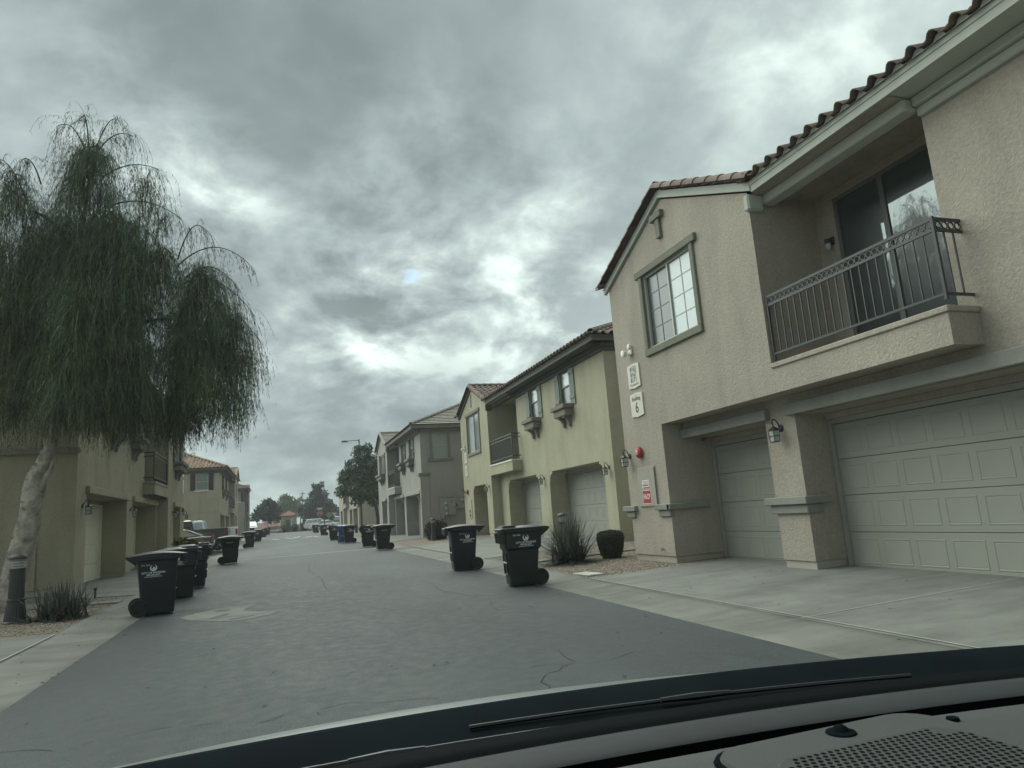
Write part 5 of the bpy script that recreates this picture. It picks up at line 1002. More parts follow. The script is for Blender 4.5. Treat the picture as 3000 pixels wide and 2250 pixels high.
def leaf_cloud(blobs, n, size, seed, droop=.3, flat=.0):
    """leaf quads spread through ellipsoid clumps: (centre, radii)"""
    r = np.random.default_rng(seed); vol = np.array([b[1][0] * b[1][1] * b[1][2] for b in blobs]) ** .8; pick = r.choice(len(blobs), n, p=vol / vol.sum()); d = r.normal(0, 1, (n, 3)); d /= np.linalg.norm(d, axis=1)[:, None]; rad = r.uniform(.25, 1, n) ** .45
    C = np.array([b[0] for b in blobs])[pick]; R = np.array([b[1] for b in blobs])[pick]; wob = 1 + .22 * np.sin(d[:, :1] * 5 + pick[:, None]) * np.cos(d[:, 2:3] * 6 + pick[:, None] * 2); P = C + d * R * rad[:, None] * wob
    ax = r.normal(0, 1, (n, 3)); ax[:, 2] -= droop; ax /= np.linalg.norm(ax, axis=1)[:, None]; q = np.cross(ax, r.normal(0, 1, (n, 3))); q /= np.linalg.norm(q, axis=1)[:, None]; L = (size * r.uniform(.6, 1.3, n))[:, None]
    V = np.stack([P, P + ax * L * .5 + q * L * .26, P + ax * L, P + ax * L * .5 - q * L * .26], 1).reshape(-1, 3); return V, np.arange(n * 4), r
def tree(name, label, x, y, blobs, n, size, mats, trunk, seed, bark=None, droop=.3, group=None, cat='tree', limbs=True):
    z0 = gz(x, y); t = thing(name, label, cat, (x, y, z0), group=group); O = np.array([x, y, z0]); b = MB(); b.tube([tuple(np.array(p) - O) for p in trunk[0]], trunk[1], 9); top = np.array(trunk[0][-1])
    if limbs:
        for c, R in blobs:
            c = np.array(c); mid = (top + c) / 2 + np.array([0, 0, .15]); b.tube([tuple(top - O), tuple(mid - O), tuple(c - O)], [trunk[1][-1] * .7, trunk[1][-1] * .45, trunk[1][-1] * .15], 6, False)
    b.build('trunk', bark or M_BARKD, t, smooth=True); V, F, r = leaf_cloud(blobs, n, size, seed, droop); me = np_mesh('crown', V - O, F, 4, mats, midx=r.integers(0, len(mats), n)); o = link('crown', me, t); o['kind'] = 'stuff'; return t
LG = [mat('leaf_dark', (.046, .074, .040), .7, .2, 2, spec=.25), mat('leaf_mid', (.070, .108, .052), .7, .2, 2, spec=.25), mat('leaf_olive', (.092, .125, .062), .7, .2, 2, spec=.25)]
LD = [mat('leaf_blackish', (.042, .058, .044), .75, .2, 2, spec=.2), mat('leaf_blackish_grey', (.062, .078, .060), .75, .2, 2, spec=.2)]
LY = [mat('leaf_bright', (.120, .150, .040), .7, .2, 2, spec=.2), mat('leaf_bright_pale', (.155, .175, .065), .7, .2, 2, spec=.2), mat('leaf_bright_deep', (.085, .115, .035), .7, .2, 2, spec=.2)]
def trees():
    Y = 66.0; bl = []
    def at(px, py, Y): d = RT * ((px - 1500) / 2032.24) - UP * ((py - 1125) / 2032.24) + FW; p = EYE + d * (Y / d.y); return (p.x, p.y, p.z)
    rr = random.Random(5)
    for (a, b_, s) in ((1062, 1330, .95), (1035, 1365, .9), (1085, 1355, .95), (1015, 1395, .8), (1060, 1395, 1.15), (1100, 1385, 1.0), (1025, 1430, .95), (1070, 1435, 1.1), (1105, 1430, 1.0), (1050, 1462, .7), (1095, 1465, .7), (1000, 1440, .6), (1078, 1310, .5), (1045, 1312, .35), (1000, 1405, .4)): bl.append((at(a, b_, Y + rr.uniform(-.9, .9)), (s * 1.0, s * 1.0, s * .85)))
    p = [at(1108, 1556, Y), at(1108, 1520, Y), at(1103, 1490, Y), at(1090, 1455, Y), at(1078, 1420, Y)]; p[0] = (p[0][0], p[0][1], gz(p[0][0], Y) - .1)
    tree('leafy_tree', 'dense green leafy tree with curved trunk at the far corner of the grey house', p[0][0], Y, bl, 16000, .19, LG, ([tuple(q) for q in p], [.19, .17, .15, .12, .08]), 31, droop=.8)
    def T(name, label, spots, Y, base, n, size, mats, seed, k=1.0, tr=.2):
        bl = [(at(a, b_, Y + rr.uniform(-1, 1) * k), (s * k, s * k, s * k * .85)) for a, b_, s in spots]; q = at(*base, Y); q0 = (q[0], q[1], gz(q[0], Y) - .1); m = at(base[0], base[1] - 30, Y)
        tree(name, label, q0[0], Y, bl, n, size, mats, ([q0, m], [tr, tr * .7]), seed)
    T('dark_tree', 'broad dark tree with spiky outline left of the small red roofed kiosk', [(785, 1480, 1.1), (765, 1495, 1.1), (805, 1495, 1.1), (750, 1515, .9), (785, 1512, 1.3), (815, 1515, 1.0), (775, 1470, .5), (790, 1468, .5), (800, 1478, .6)], 134, (781, 1550), 3200, .5, LD, 41, 1.0)
    T('pale_tree', 'bright yellow green tree behind the small red roofed kiosk', [(835, 1468, 1.5), (855, 1475, 1.5), (815, 1485, 1.3), (870, 1485, 1.2), (845, 1490, 1.6), (825, 1500, 1.4), (880, 1465, .7), (860, 1500, 1.5), (832, 1458, .8)], 172, (845, 1548), 3600, .55, LY, 42, 1.15)
    T('dark_tree', 'tall dark tree behind the white cars and the stop sign', [(930, 1430, .9), (925, 1450, 1.1), (945, 1450, 1.0), (910, 1475, 1.2), (935, 1475, 1.4), (960, 1475, 1.1), (895, 1490, 1.0), (920, 1500, 1.4), (950, 1500, 1.4), (975, 1490, .8), (885, 1505, .8), (930, 1520, 1.3), (905, 1520, 1.0), (960, 1518, 1.0), (940, 1420, .45), (920, 1425, .4)], 133, (933, 1552), 5200, .5, LD, 43, 1.0, .3)
    T('dark_tree', 'small dark tree right of the far pale house, beside the cream house', [(998, 1495, 1.0), (1003, 1510, .9), (992, 1505, .7)], 190, (1000, 1540), 900, .5, LD, 44, 1.0)
trees()
def blades(name, label, x, y, n, h, spread, w, mats, seed, cat='plant', low=.0):
    z0 = gz(x, y) + .02; t = thing(name, label, cat, (x, y, z0)); r = np.random.default_rng(seed); V, F, I = [], [], []; nv = 0
    for i in range(n):
        an = r.uniform(0, 6.283); el = np.radians(r.uniform(low, 86)) if r.random() < .8 else np.radians(r.uniform(low * .3, 40)); L = h * r.uniform(.65, 1.12) * (.78 + .25 * np.sin(el)); d = np.array([math.cos(an) * math.cos(el), math.sin(an) * math.cos(el), math.sin(el)]); P = np.array([r.normal(0, spread), r.normal(0, spread), 0]); s = np.array([-math.sin(an), math.cos(an), 0]); k = 6; pts = []
        for j in range(k): pts.append(P); P = P + d * L / (k - 1); d = d + np.array([0, 0, -.055 if el > .6 else -.10]) + r.normal(0, .015, 3); d /= np.linalg.norm(d)
        pts = np.array(pts); pts[:, 2] = np.maximum(pts[:, 2], .004); ww = w * np.array([1, .95, .85, .65, .4, .06])[:, None]; V += [pts - s * ww, pts + s * ww]; j = np.arange(k - 1) + nv; F.append(np.stack([j, j + 1, j + 1 + k, j + k], 1)); I.append(np.full(k - 1, r.choice(len(mats), p=[.55, .33, .12]))); nv += 2 * k
    b = MB(); b.lathe([(0, -.02), (spread * 2.0, 0), (spread * 1.2, .05), (0, .07)], 12); b.build('crown_base', M_BARKD, t)
    me = np_mesh('blades', np.concatenate(V), np.concatenate(F).ravel(), 4, mats, midx=np.concatenate(I)); o = link('leaves', me, t); o['kind'] = 'stuff'; return t
MY = [mat('yucca_blade', (.105, .128, .108), .6, .2, 8, spec=.35), mat('yucca_blade_dark', (.062, .076, .066), .6, .2, 8, spec=.35), mat('yucca_blade_dry', (.26, .24, .17), .7, .2, 8)]
blades('spiky_plant', 'tall spiky grey green yucca clump on the gravel before the bollard light', 6.60, 15.95, 950, 1.14, .12, .015, MY, 51, low=4)
blades('spiky_plant', 'low dark spiky clump on the gravel beside the fluted bollard and trunk', -3.88, 15.25, 620, .70, .15, .014, MY, 52, low=2)
def clipped(name, label, x, y, prof, n, size, mats, seed, wob=.04):
    """clipped shrub: leaf faces over a body of revolution, dense, with a rough surface"""
    z0 = gz(x, y); t = thing(name, label, 'shrub', (x, y, z0)); b = MB(); b.lathe([(r * .90, h * .96) for r, h in prof], 20); b.build('inner_twigs', mats[0], t, smooth=True); r = np.random.default_rng(seed); hs = np.array([p[1] for p in prof]); rs = np.array([p[0] for p in prof]); seg = np.hypot(np.diff(hs), np.diff(rs)); w = seg * (rs[:-1] + rs[1:]); k = r.choice(len(seg), n, p=w / w.sum()); f = r.random(n); R = (rs[k] * (1 - f) + rs[k + 1] * f) * (1 + r.normal(0, wob, n)); Hh = hs[k] * (1 - f) + hs[k + 1] * f + r.normal(0, wob * .3, n); a = r.uniform(0, 6.283, n)
    P = np.stack([R * np.cos(a), R * np.sin(a), np.maximum(Hh, .01)], 1); ax = r.normal(0, 1, (n, 3)) + np.stack([np.cos(a), np.sin(a), .5 * np.ones(n)], 1) * .8; ax /= np.linalg.norm(ax, axis=1)[:, None]; q = np.cross(ax, r.normal(0, 1, (n, 3))); q /= np.linalg.norm(q, axis=1)[:, None]; L = (size * r.uniform(.6, 1.4, n))[:, None]
    V = np.stack([P, P + ax * L * .5 + q * L * .3, P + ax * L, P + ax * L * .5 - q * L * .3], 1).reshape(-1, 3); o = link('foliage', np_mesh('foliage', V, np.arange(4 * n), 4, mats, midx=r.integers(0, len(mats), n)), t); o['kind'] = 'stuff'; return t
MS = [mat('shrub_dark', (.036, .042, .028), .8, .2, 9), mat('shrub_brown', (.060, .055, .036), .8, .2, 9), mat('shrub_green', (.065, .078, .038), .8, .2, 9)]
clipped('clipped_shrub', 'dark clipped barrel shaped shrub against the corner of the tan house', 7.62, 15.75, [(.0, .0), (.20, .02), (.24, .12), (.29, .32), (.315, .50), (.295, .60), (.22, .65), (0, .665)], 9000, .030, MS, 61, .03)
clipped('clipped_shrub', 'brown green rounded shrub below the meter boxes of the grey house', 7.75, 36.6, [(.0, .0), (.40, .05), (.52, .3), (.55, .6), (.46, .85), (.25, .95), (0, .97)], 4500, .07, [MS[1], MS[2], mat('shrub_dry', (.11, .095, .062), .85, .2, 9)], 62, .08)
for i, (x, y, s) in enumerate(((.55, 121.2, 1.0), (2.2, 121.3, 1.0), (3.6, 122.6, 1.2))):
    clipped('clipped_shrub', ['grey green shrub inside the far fence', 'dark shrub between the far fence and the pale utility box', 'dark shrub right of the pale utility box'][i], x, y, [(0, 0), (.45 * s, .05), (.6 * s, .5 * s), (.5 * s, .95 * s), (0, 1.15 * s)], 500, .16, LD if i else LG, 70 + i, .1)
# cut branches stacked on the third bin's far side
def cuttings():
    t = thing('garden_cuttings', 'yellow green leafy cuttings lying on the third bin of the row', 'cuttings', (-2.45, 20.75, gz(-2.4, 20.7) + 1.0)); V, F, r = leaf_cloud([((0, 0, .16), (.28, .22, .10)), ((-.15, .1, .2), (.14, .12, .1)), ((.2, .0, .14), (.16, .14, .08))], 420, .09, 77, .1); o = link('leaves', np_mesh('leaves', V, F, 4, LY + [LG[1]], midx=r.integers(0, 4, 420)), t); o['kind'] = 'stuff'; b = MB()
    for i in range(7): b.tube([(-.3 + .08 * i, -.1, .08), (-.2 + .06 * i, .1, .16)], .006, 5)
    b.build('twigs', M_BARK, t)['kind'] = 'stuff'
cuttings()
# ------------------------------------------------------------------ street furniture
def bollard_proto():
    t = thing('bollard_light', 'x', 'bollard light', group='fluted bollard lights in the gravel beds'); MBK = mat('bollard_black', (.032, .036, .038), .5, .15, 6, .1, 40, .003, spec=.5)
    b = MB(); n = 40; rings = []
    for R, z in ((.185, 0), (.19, .03), (.165, .05), (.155, .16), (.135, .30), (.125, .36), (.135, .37), (.135, .40), (.118, .41), (.112, .88), (.118, .885), (.118, .91)):
        fl = .05 if .41 <= z <= .88 or .05 <= z <= .30 else 0; rings.append([(R * (1 - fl * (k % 2)) * math.cos(2 * math.pi * k / n), R * (1 - fl * (k % 2)) * math.sin(2 * math.pi * k / n), z) for k in range(n)])
    b.loft(rings); b.build('shaft', MBK, t); g = MB(); g.lathe([(.10, .911), (.102, 1.06), (0, 1.061)], 20); g.build('lens', M_GLS, t, smooth=40)
    for z in (.955, 1.0, 1.045): l = MB(); l.lathe([(.101, z), (.118, z - .012), (.118, z - .006), (.101, z + .006)], 20, cap=False); l.build('louvre', mat('louvre_grey', (.22, .225, .21), .5, .1), t)
    c = MB(); c.lathe([(.0, 1.062), (.135, 1.062), (.138, 1.085), (.12, 1.12), (.07, 1.145), (0, 1.152)], 24); c.build('cap', MBK, t, smooth=40); return t
_b = bollard_proto()
for i, (x, y, s, lab) in enumerate(((-4.55, 15.2, 1.06, 'black fluted bollard light in front of the peeling tree trunk'), (7.45, 18.3, 1.0, 'black fluted bollard light rising behind the tall spiky yucca'), (7.45, 36.0, 1.0, 'black bollard light at the corner of the grey house, beside its shrub'), (7.2, 72.5, 1.0, 'small far bollard light beside the pole of the street lamp'))):
    o = _b if i == 0 else copy_tree(_b); o.location = (x, y, gz(x, y) + .01); o.scale = (s, s, s); o['label'] = lab
t = thing('utility_cover', 'pale square utility box lid set in the gravel at the driveway corner', 'utility cover', (5.83, 13.2, gz(5.83, 13.2) + .02)); b = MB(); b.bbox(-.17, .17, -.33, .33, 0, .035, .008); b.build('lid', M_PALE, t); b = MB(); b.bbox(-.20, .20, -.36, .36, -.03, .022, .005); b.build('rim', M_CONC, t); t.rotation_euler.z = .12
t = thing('sprinkler', 'short black sprinkler head at the edge of the driveway by the khaki house', 'sprinkler', (-4.15, 19.15, gz(-4.15, 19.15))); b = MB(); b.lathe([(.025, 0), (.025, .22), (.04, .225), (.04, .27), (0, .272)], 12); b.build('riser', M_BLK, t)
t = thing('hose_bib', 'small brass tap low on the tan wall above the gravel', 'tap', (7.75, 13.45, .43)); b = MB(); b.tube([(-.0, 0, 0), (-.06, 0, 0), (-.08, 0, -.03)], .012, 8); b.box(-.06, -.045, -.03, .03, .02, .03); b.build('spout', mat('old_brass', (.16, .12, .06), .5, .2, 20, metallic=.6), t)
MPO = mat('pole_bronze', (.045, .045, .042), .5, .1, 4, spec=.4); MGV = mat('sign_back_grey', (.22, .24, .23), .5, .1, 4); MSTOP = mat('stop_red', (.33, .035, .035), .5, .06, 6)
def lamp(label, x, y, top, arm, head=.62):
    z0 = gz(x, y); t = thing('street_lamp', label, 'street lamp', (x, y, z0)); h = top - z0; b = MB(); b.tube([(0, 0, 0), (0, 0, h * .5), (0, 0, h)], [.11, .09, .06], 10); b.lathe([(.2, 0), (.2, .25), (.12, .35)], 12); b.build('pole', MPO, t); b = MB(); b.tube([(0, 0, h - .12), (-arm * .5, 0, h - .10), (-arm + head * .4, 0, h - .13)], [.035, .03, .03], 8); b.build('arm', MPO, t); b = MB(); b.bbox(-arm - head * .6, -arm + head * .4, -.14, .14, h - .24, h - .10, .03); b.lathe([(.035, h - .10), (.035, h - .03), (0, h - .025)], 8, (-arm - .05, 0, 0)); b.build('lamp_head', MPO, t); return t
lamp('tall bronze street lamp rising out of the leafy tree, arm over the lane', 7.47, 70, 9.6, 1.35)
lamp('tall far street lamp beside the stop sign', 6.28, 110, 8.1, .35, .5); lamp('short flat headed lamp right of the kiosk roof', 3.05, 119, 3.75, .05, 1.5)
t = thing('utility_pole', 'thin far utility pole left of the tall dark tree', 'utility pole', (5.1, 180, gz(5, 180))); b = MB(); b.tube([(0, 0, 0), (0, 0, 8.9)], .1, 6); b.build('pole', MPO, t); b = MB(); b.box(-.6, .6, -.05, .05, 8.3, 8.45); b.build('crossarm', MPO, t)
def octagon(R, d): b = MB(); b.prism([(R * math.cos(math.pi / 8 + i * math.pi / 4), R * math.sin(math.pi / 8 + i * math.pi / 4)) for i in range(8)], 1, -d, d); return b
t = thing('stop_sign', 'red octagonal stop sign with white street name blade on one post', 'stop sign', (5.27, 104, gz(5.27, 104))); zc = 3.17 - gz(5.27, 104); b = MB(); b.tube([(0, .04, 0), (0, .04, zc + .75)], .035, 8); b.build('post', MGV, t); b = octagon(.41, .01); b.v = [(x, y, z + zc) for x, y, z in b.v]; b.build('sign_border', M_WHT, t); b = octagon(.375, .004); b.v = [(x, y - .014, z + zc) for x, y, z in b.v]; b.build('sign_face', MSTOP, t); link('lettering', text_mesh('STOP', .30, M_WHT, .006, xs=.85), t, mx=text_mx(0, -.022, zc, (1, 0, 0), (0, 0, 1))); b = MB(); b.bbox(-.36, .36, -.01, .01, zc + .56, zc + .78, .004); b.build('name_blade', M_WHT, t)
t = thing('sign_back', 'grey back of an octagonal sign right of the far street lamp', 'sign', (6.62, 105, gz(6.6, 105))); zc = 2.9 - gz(6.6, 105); b = MB(); b.tube([(0, -.04, 0), (0, -.04, zc + .3)], .03, 8); b.build('post', MGV, t); b = octagon(.41, .01); b.v = [(x, y, z + zc) for x, y, z in b.v]; b.build('plate', MGV, t)
t = thing('parking_sign', 'small blue and white wheelchair parking sign before the far fence', 'sign', (-.86, 120, gz(-.8, 120))); zc = 2.35 - gz(0, 120); b = MB(); b.tube([(0, .03, 0), (0, .03, zc + .3)], .03, 8); b.build('post', MGV, t); b = MB(); b.bbox(-.19, .19, -.01, .01, zc - .3, zc + .3, .005); b.build('plate', M_WHT, t); b = MB(); b.box(-.15, .15, -.014, -.011, zc - .08, zc + .26); b.build('blue_panel', MBB, t)
b = MB(); b.lathe([(.035, zc + .2), (.0, zc + .22)], 8, (-.02, -.018, 0)); b.tube([(-.02, -.018, zc + .18), (-.01, -.018, zc + .08), (.07, -.018, zc + .07), (.10, -.018, zc - .02)], .014, 6); b.tube([(.05 * math.cos(a) - .01, -.018, zc + .02 + .06 * math.sin(a)) for a in [math.pi * .6 + i * .4 for i in range(12)]], .010, 5); b.build('wheelchair_symbol', M_WHT, t)
def far_place():
    # kiosk
    z0 = gz(1.3, 125); t = thing('kiosk', 'small tan kiosk with red tile hip roof at the end of the lane', 'kiosk', (1.3, 125, z0)); b = MB(); b.box(-1.25, 1.25, -1.2, 1.2, 0, 2.55); b.build('wall', M_STL2, t); b = MB(); e = 1.6; zr = 2.5
    b.loft([[(-e, -e, zr), (e, -e, zr), (e, e, zr), (-e, e, zr)], [(-e, -e, zr + .12), (e, -e, zr + .12), (e, e, zr + .12), (-e, e, zr + .12)]]); b.build('fascia', M_FAL, t)
    b = MB()
    for k in range(5):
        r0, r1, za, zb_ = e + .06 - k * .32, e - .02 - (k + 1) * .31, zr + .14 + k * .16, zr + .32 + k * .16; b.loft([[(-r0, -r0, za), (r0, -r0, za), (r0, r0, za), (-r0, r0, za)], [(-max(r1, .02), -max(r1, .02), zb_), (max(r1, .02), -max(r1, .02), zb_), (max(r1, .02), max(r1, .02), zb_), (-max(r1, .02), max(r1, .02), zb_)]])
    b.build('roof', M_TILER[0], t); b = MB()
    for sx_ in (-1, 1):
        for i in range(7): f = i / 7; p = (sx_ * e * (1 - f), -e * (1 - f), zr + .22 + .86 * f); b.bbox(p[0] - .07, p[0] + .07, p[1] - .09, p[1] + .09, p[2] - .04, p[2] + .08, .03)
    b.build('hip_tiles', M_TILER[0], t)['kind'] = 'stuff'; b = MB(); b.box(-.5, .4, -1.23, -1.205, 0, 2.0); b.build('door', M_FAL, t)
    # fence
    z0 = gz(0, 122) + .02; t = thing('fence', 'far metal picket fence with stucco columns before the kiosk', 'fence', (-1.6, 122, z0)); b = MB(); x = -3.2
    while x < 3.5: b.box(x - .025, x + .025, -.02, .02, .05, 1.75); x += .26
    o = b.build('picket', mat('fence_rust', (.16, .12, .10), .7, .1, 4), t); o['kind'] = 'stuff'; b = MB(); b.box(-3.3, 3.5, -.03, .03, .2, .25); b.build('rail', MATS['fence_rust'], t); b = MB(); b.box(-3.3, 3.5, -.03, .03, 1.6, 1.65); b.build('rail', MATS['fence_rust'], t)
    for xx in (-.6, 1.55, 3.25): b = MB(); b.bbox(xx - .10, xx + .10, -.14, .14, 0, 1.95 if xx > 3 else 1.85, .02); b.bbox(xx - .14, xx + .14, -.18, .18, 1.951 if xx > 3 else 1.851, 2.05 if xx > 3 else 1.95, .02); b.build('column', M_SIGN, t)
    t = thing('utility_box', 'pale tall utility box right of the far fence', 'utility box', (2.85, 121.5, gz(2.8, 121.5) + .02)); b = MB(); b.bbox(-.28, .28, -.25, .25, 0, 1.15, .03); b.build('cabinet', M_SIGN, t); b = MB(); b.bbox(-.36, .36, -.34, .34, -.1, .06, .01); b.build('pad', M_CONC, t); b = MB(); b.bbox(-.25, .25, -.262, -.251, .15, 1.08, .004); b.build('door', M_SIGN, t)
    t = thing('boulder', 'rounded grey boulder inside the far fence', 'boulder', (-.1, 121, gz(0, 121))); b = MB(); b.lathe([(0, 0), (.5, .02), (.55, .3), (.35, .55), (0, .62)], 9); b.v = [(x * random.uniform(.9, 1.1), y, z * random.uniform(.9, 1.1)) for x, y, z in b.v]; b.build('rock', mat('boulder_grey', (.22, .21, .19), .9, .2, 3, .5, 8), t, smooth=True)
    # red roofed low houses behind
    for x, y, w, h, lab in ((-5.2, 150, 3.2, 1.15, 'low far building with red tile roof, left of the dark tree trunk'), (-1.2, 156, 3.6, 1.7, 'low far building with red tile roof, right of the dark tree trunk')):
        z0 = gz(0, 150) - .8; t = thing('low_building', lab, 'building', (x, y, z0)); b = MB(); b.box(-w, w, -3, 3, 0, h); b.build('wall', M_STL2, t); b = MB(); b.loft([[(-w - .4, -3.4, h), (w + .4, -3.4, h), (w + .4, 3.4, h), (-w - .4, 3.4, h)], [(-w + 2.0, -.2, h + 1.35), (w - 2.0, -.2, h + 1.35), (w - 2.0, .2, h + 1.35), (-w + 2.0, .2, h + 1.35)]]); b.build('roof', M_TILER[0], t)
    # pale two storey house far away
    x, y = 18.6, 262.0; z0 = -.2; t = thing('far_house', 'far pale two storey house with brown gable roof beyond the white cars', 'house', (x, y, z0)); MW = mat('far_house_wall', (.44, .44, .40), .9, .05, 1); b = MB(); b.box(-4.2, 4.2, 0, 8, 0, 5.4); b.box(-4.9, .5, -2.2, -.01, 0, 3.1); b.build('wall', MW, t)
    b = MB(); b.prism([(-4.7, 5.3), (4.7, 5.3), (1.0, 7.9), (-.8, 7.9)], 1, -.4, 8.4); b.prism([(-5.3, 3.0), (.9, 3.0), (-1.2, 4.3), (-3.2, 4.3)], 1, -2.6, -.42); b.build('roof', mat('far_roof', (.30, .24, .19), .9, .1, 2), t)
    for xx in (-3.2, -.9, 2.2): b = MB(); b.box(xx - .55, xx + .55, -.05, -.005, 3.7, 4.9); w = b.build('window', M_VINYL, t); g = MB(); g.box(xx - .45, xx + .45, -.06, -.051, 3.8, 4.8); g.build('pane', G_BLIND, w)
far_place()
# ------------------------------------------------------------------ vehicles: nose towards local +x
MTY = mat('tyre_rubber', (.018, .018, .018), .8, .1, 9); MRIM = mat('alloy_rim', (.38, .39, .39), .35, .05, 5, metallic=.7); G_CAR = mirror_glass('car_glass', (.9, .95, 1), (.012, .015, .016), .28); MLR = mat('tail_lamp_red', (.35, .012, .018), .2, .05, 5, spec=.6); MLW = mat('head_lamp_clear', (.62, .64, .64), .12, .03, 5, spec=.7)
def paint(name, c): m = mat(name, c, .25, .03, .5, spec=.6); m.node_tree.nodes['Principled BSDF'].inputs['Coat Weight'].default_value = .6; return m
P_WH = paint('car_white', (.78, .80, .80)); P_GR = paint('car_graphite', (.045, .050, .051)); P_SL = paint('car_slate', (.050, .058, .064)); P_DK = mat('car_trim_black', (.018, .019, .02), .5, .05, 5)
def vehicle(kind, m, label, x, y, rz, name, cat, dz=0):
    t = thing(name, label, cat, (x, y, gz(x, y) + dz + .02), math.radians(rz))
    if kind == 'sedan': L, wd, prof, gh = 4.85, .92, [(-2.42, .50), (-2.30, .32), (-1.9, .24), (1.9, .22), (2.3, .26), (2.42, .42), (2.38, .62), (2.1, .74), (1.25, .90), (-.9, .98), (-1.8, 1.02), (-2.38, 1.00), (-2.45, .80)], ((-1.85, 1.02, -1.00, 1.42), (1.22, .90, .30, 1.45)); wb = (-1.43, 1.42); wr = .335; zbt = .93
    elif kind == 'suv': L, wd, prof, gh = 4.9, .97, [(-2.42, .60), (-2.32, .38), (-1.9, .30), (1.9, .28), (2.35, .36), (2.45, .60), (2.38, .88), (1.35, 1.08), (-2.25, 1.12), (-2.42, 1.0)], ((-2.30, 1.10, -1.90, 1.72), (1.30, 1.07, .42, 1.76)); wb = (-1.42, 1.45); wr = .37; zbt = 1.08
    else: L, wd, prof, gh = 5.8, 1.0, [(-2.85, .62), (-2.80, .50), (1.95, .42), (2.75, .46), (2.9, .70), (2.86, 1.05), (2.70, 1.18), (1.55, 1.28), (-.95, 1.30), (-2.86, 1.36), (-2.9, 1.25)], ((-1.02, 1.30, -.86, 1.93), (1.62, 1.27, .62, 1.95)); wb = (-1.75, 1.82); wr = .42; zbt = 1.28
    b = MB(); cx = sum(p[0] for p in prof) / len(prof); cz = sum(p[1] for p in prof) / len(prof)
    def ring(y, k, dzz): return [(cx + (px_ - cx) * k, y, cz + (pz - cz) * (k * .5 + .5) + dzz * (1 if pz > cz else -.4)) for px_, pz in prof]
    rings = [ring(-wd, .965, -.05), ring(-wd * .95, .99, -.015), ring(-wd * .7, 1, 0), ring(wd * .7, 1, 0), ring(wd * .95, .99, -.015), ring(wd, .965, -.05)]; b.loft(rings); b.build('body', m, t, smooth=30)
    (r0x, r0z, r1x, r1z), (f0x, f0z, f1x, f1z) = gh; wb_, wt = wd * .93, wd * .74
    g = MB(); g.loft([[(r0x, -wb_, r0z - .05), (f0x, -wb_, f0z - .05), (f0x, wb_, f0z - .05), (r0x, wb_, r0z - .05)], [(r1x, -wt, r1z), (f1x, -wt, f1z), (f1x, wt, f1z), (r1x, wt, r1z)], [(r1x + .15, -wt * .8, r1z + .045), (f1x - .15, -wt * .8, f1z + .04), (f1x - .15, wt * .8, f1z + .04), (r1x + .15, wt * .8, r1z + .045)]]); g.build('cabin', m, t, smooth=25)
    def lerp(a, c, f): return tuple(a[i] + (c[i] - a[i]) * f for i in range(3))
    for s in (-1, 1):
        A, B_, C_, D_ = (r0x, s * wb_, r0z), (f0x, s * wb_, f0z), (f1x, s * wt, f1z), (r1x, s * wt, r1z); n = 2 if kind != 'suv' else 3
        for i in range(n):
            f0, f1 = .05 + .90 * i / n + .012, .05 + .90 * (i + 1) / n - .012; q = [lerp(lerp(A, B_, f0), lerp(D_, C_, f0), .10), lerp(lerp(A, B_, f1), lerp(D_, C_, f1), .10), lerp(lerp(A, B_, f1), lerp(D_, C_, f1), .88), lerp(lerp(A, B_, f0), lerp(D_, C_, f0), .88)]; w = MB(); q = [(p[0], p[1] + s * .012, p[2]) for p in q]; w.loft([[(p[0], p[1] - s * .008, p[2]) for p in q], q] if s < 0 else [q[::-1], [(p[0], p[1] - s * .008, p[2]) for p in q[::-1]]]); w.build('side_window', G_CAR, t)
    for nm, X0, Z0, X1, Z1, s in (('windshield', f0x, f0z, f1x, f1z, 1), ('rear_window', r0x, r0z, r1x, r1z, -1)):
        w = MB(); q = [(X0 + (X1 - X0) * f + s * .014, y_, Z0 + (Z1 - Z0) * f + .006) for f, y_ in ((.08, -wb_ * .9), (.08, wb_ * .9), (.92, wt * .92), (.92, -wt * .92))]; w.poly(q if s > 0 else q[::-1]); w.build(nm, G_CAR, t)
    tw = MB(); tw.lathe([(wr * .62, -.10), (wr * .95, -.10), (wr, -.07), (wr, .07), (wr * .95, .10), (wr * .62, .10)], 22, axis=1); rw = MB(); rw.lathe([(0, .085), (.06, .09), (wr * .3, .07), (wr * .55, .085), (wr * .63, .10), (wr * .63, -.10), (0, -.09)], 22, axis=1)
    for k in range(5): a = k * 2 * math.pi / 5; rw.tube([(.05 * math.cos(a), .092, .05 * math.sin(a)), (wr * .58 * math.cos(a), .092, wr * .58 * math.sin(a))], .028, 6)
    tm, rm = tw.mesh('wheel', MTY, smooth=40), rw.mesh('rim', MRIM, smooth=40)
    for xx in wb:
        for s in (-1, 1):
            w = link('wheel', tm, t, mx=Matrix.Translation((xx, s * (wd - .09), wr)) @ Matrix.Rotation(0 if s > 0 else math.pi, 4, 'Z')); link('rim', rm, w)
            a = MB(); n = 12; a.loft([[(xx + (wr + .07) * math.cos(q_), s * (wd + .004), wr + (wr + .07) * math.sin(q_)), (xx + (wr + .015) * math.cos(q_), s * (wd + .004), wr + (wr + .015) * math.sin(q_))] for q_ in [math.pi * i / n for i in range(n + 1)]], False, False, False); a.build('wheel_arch', P_DK, t)
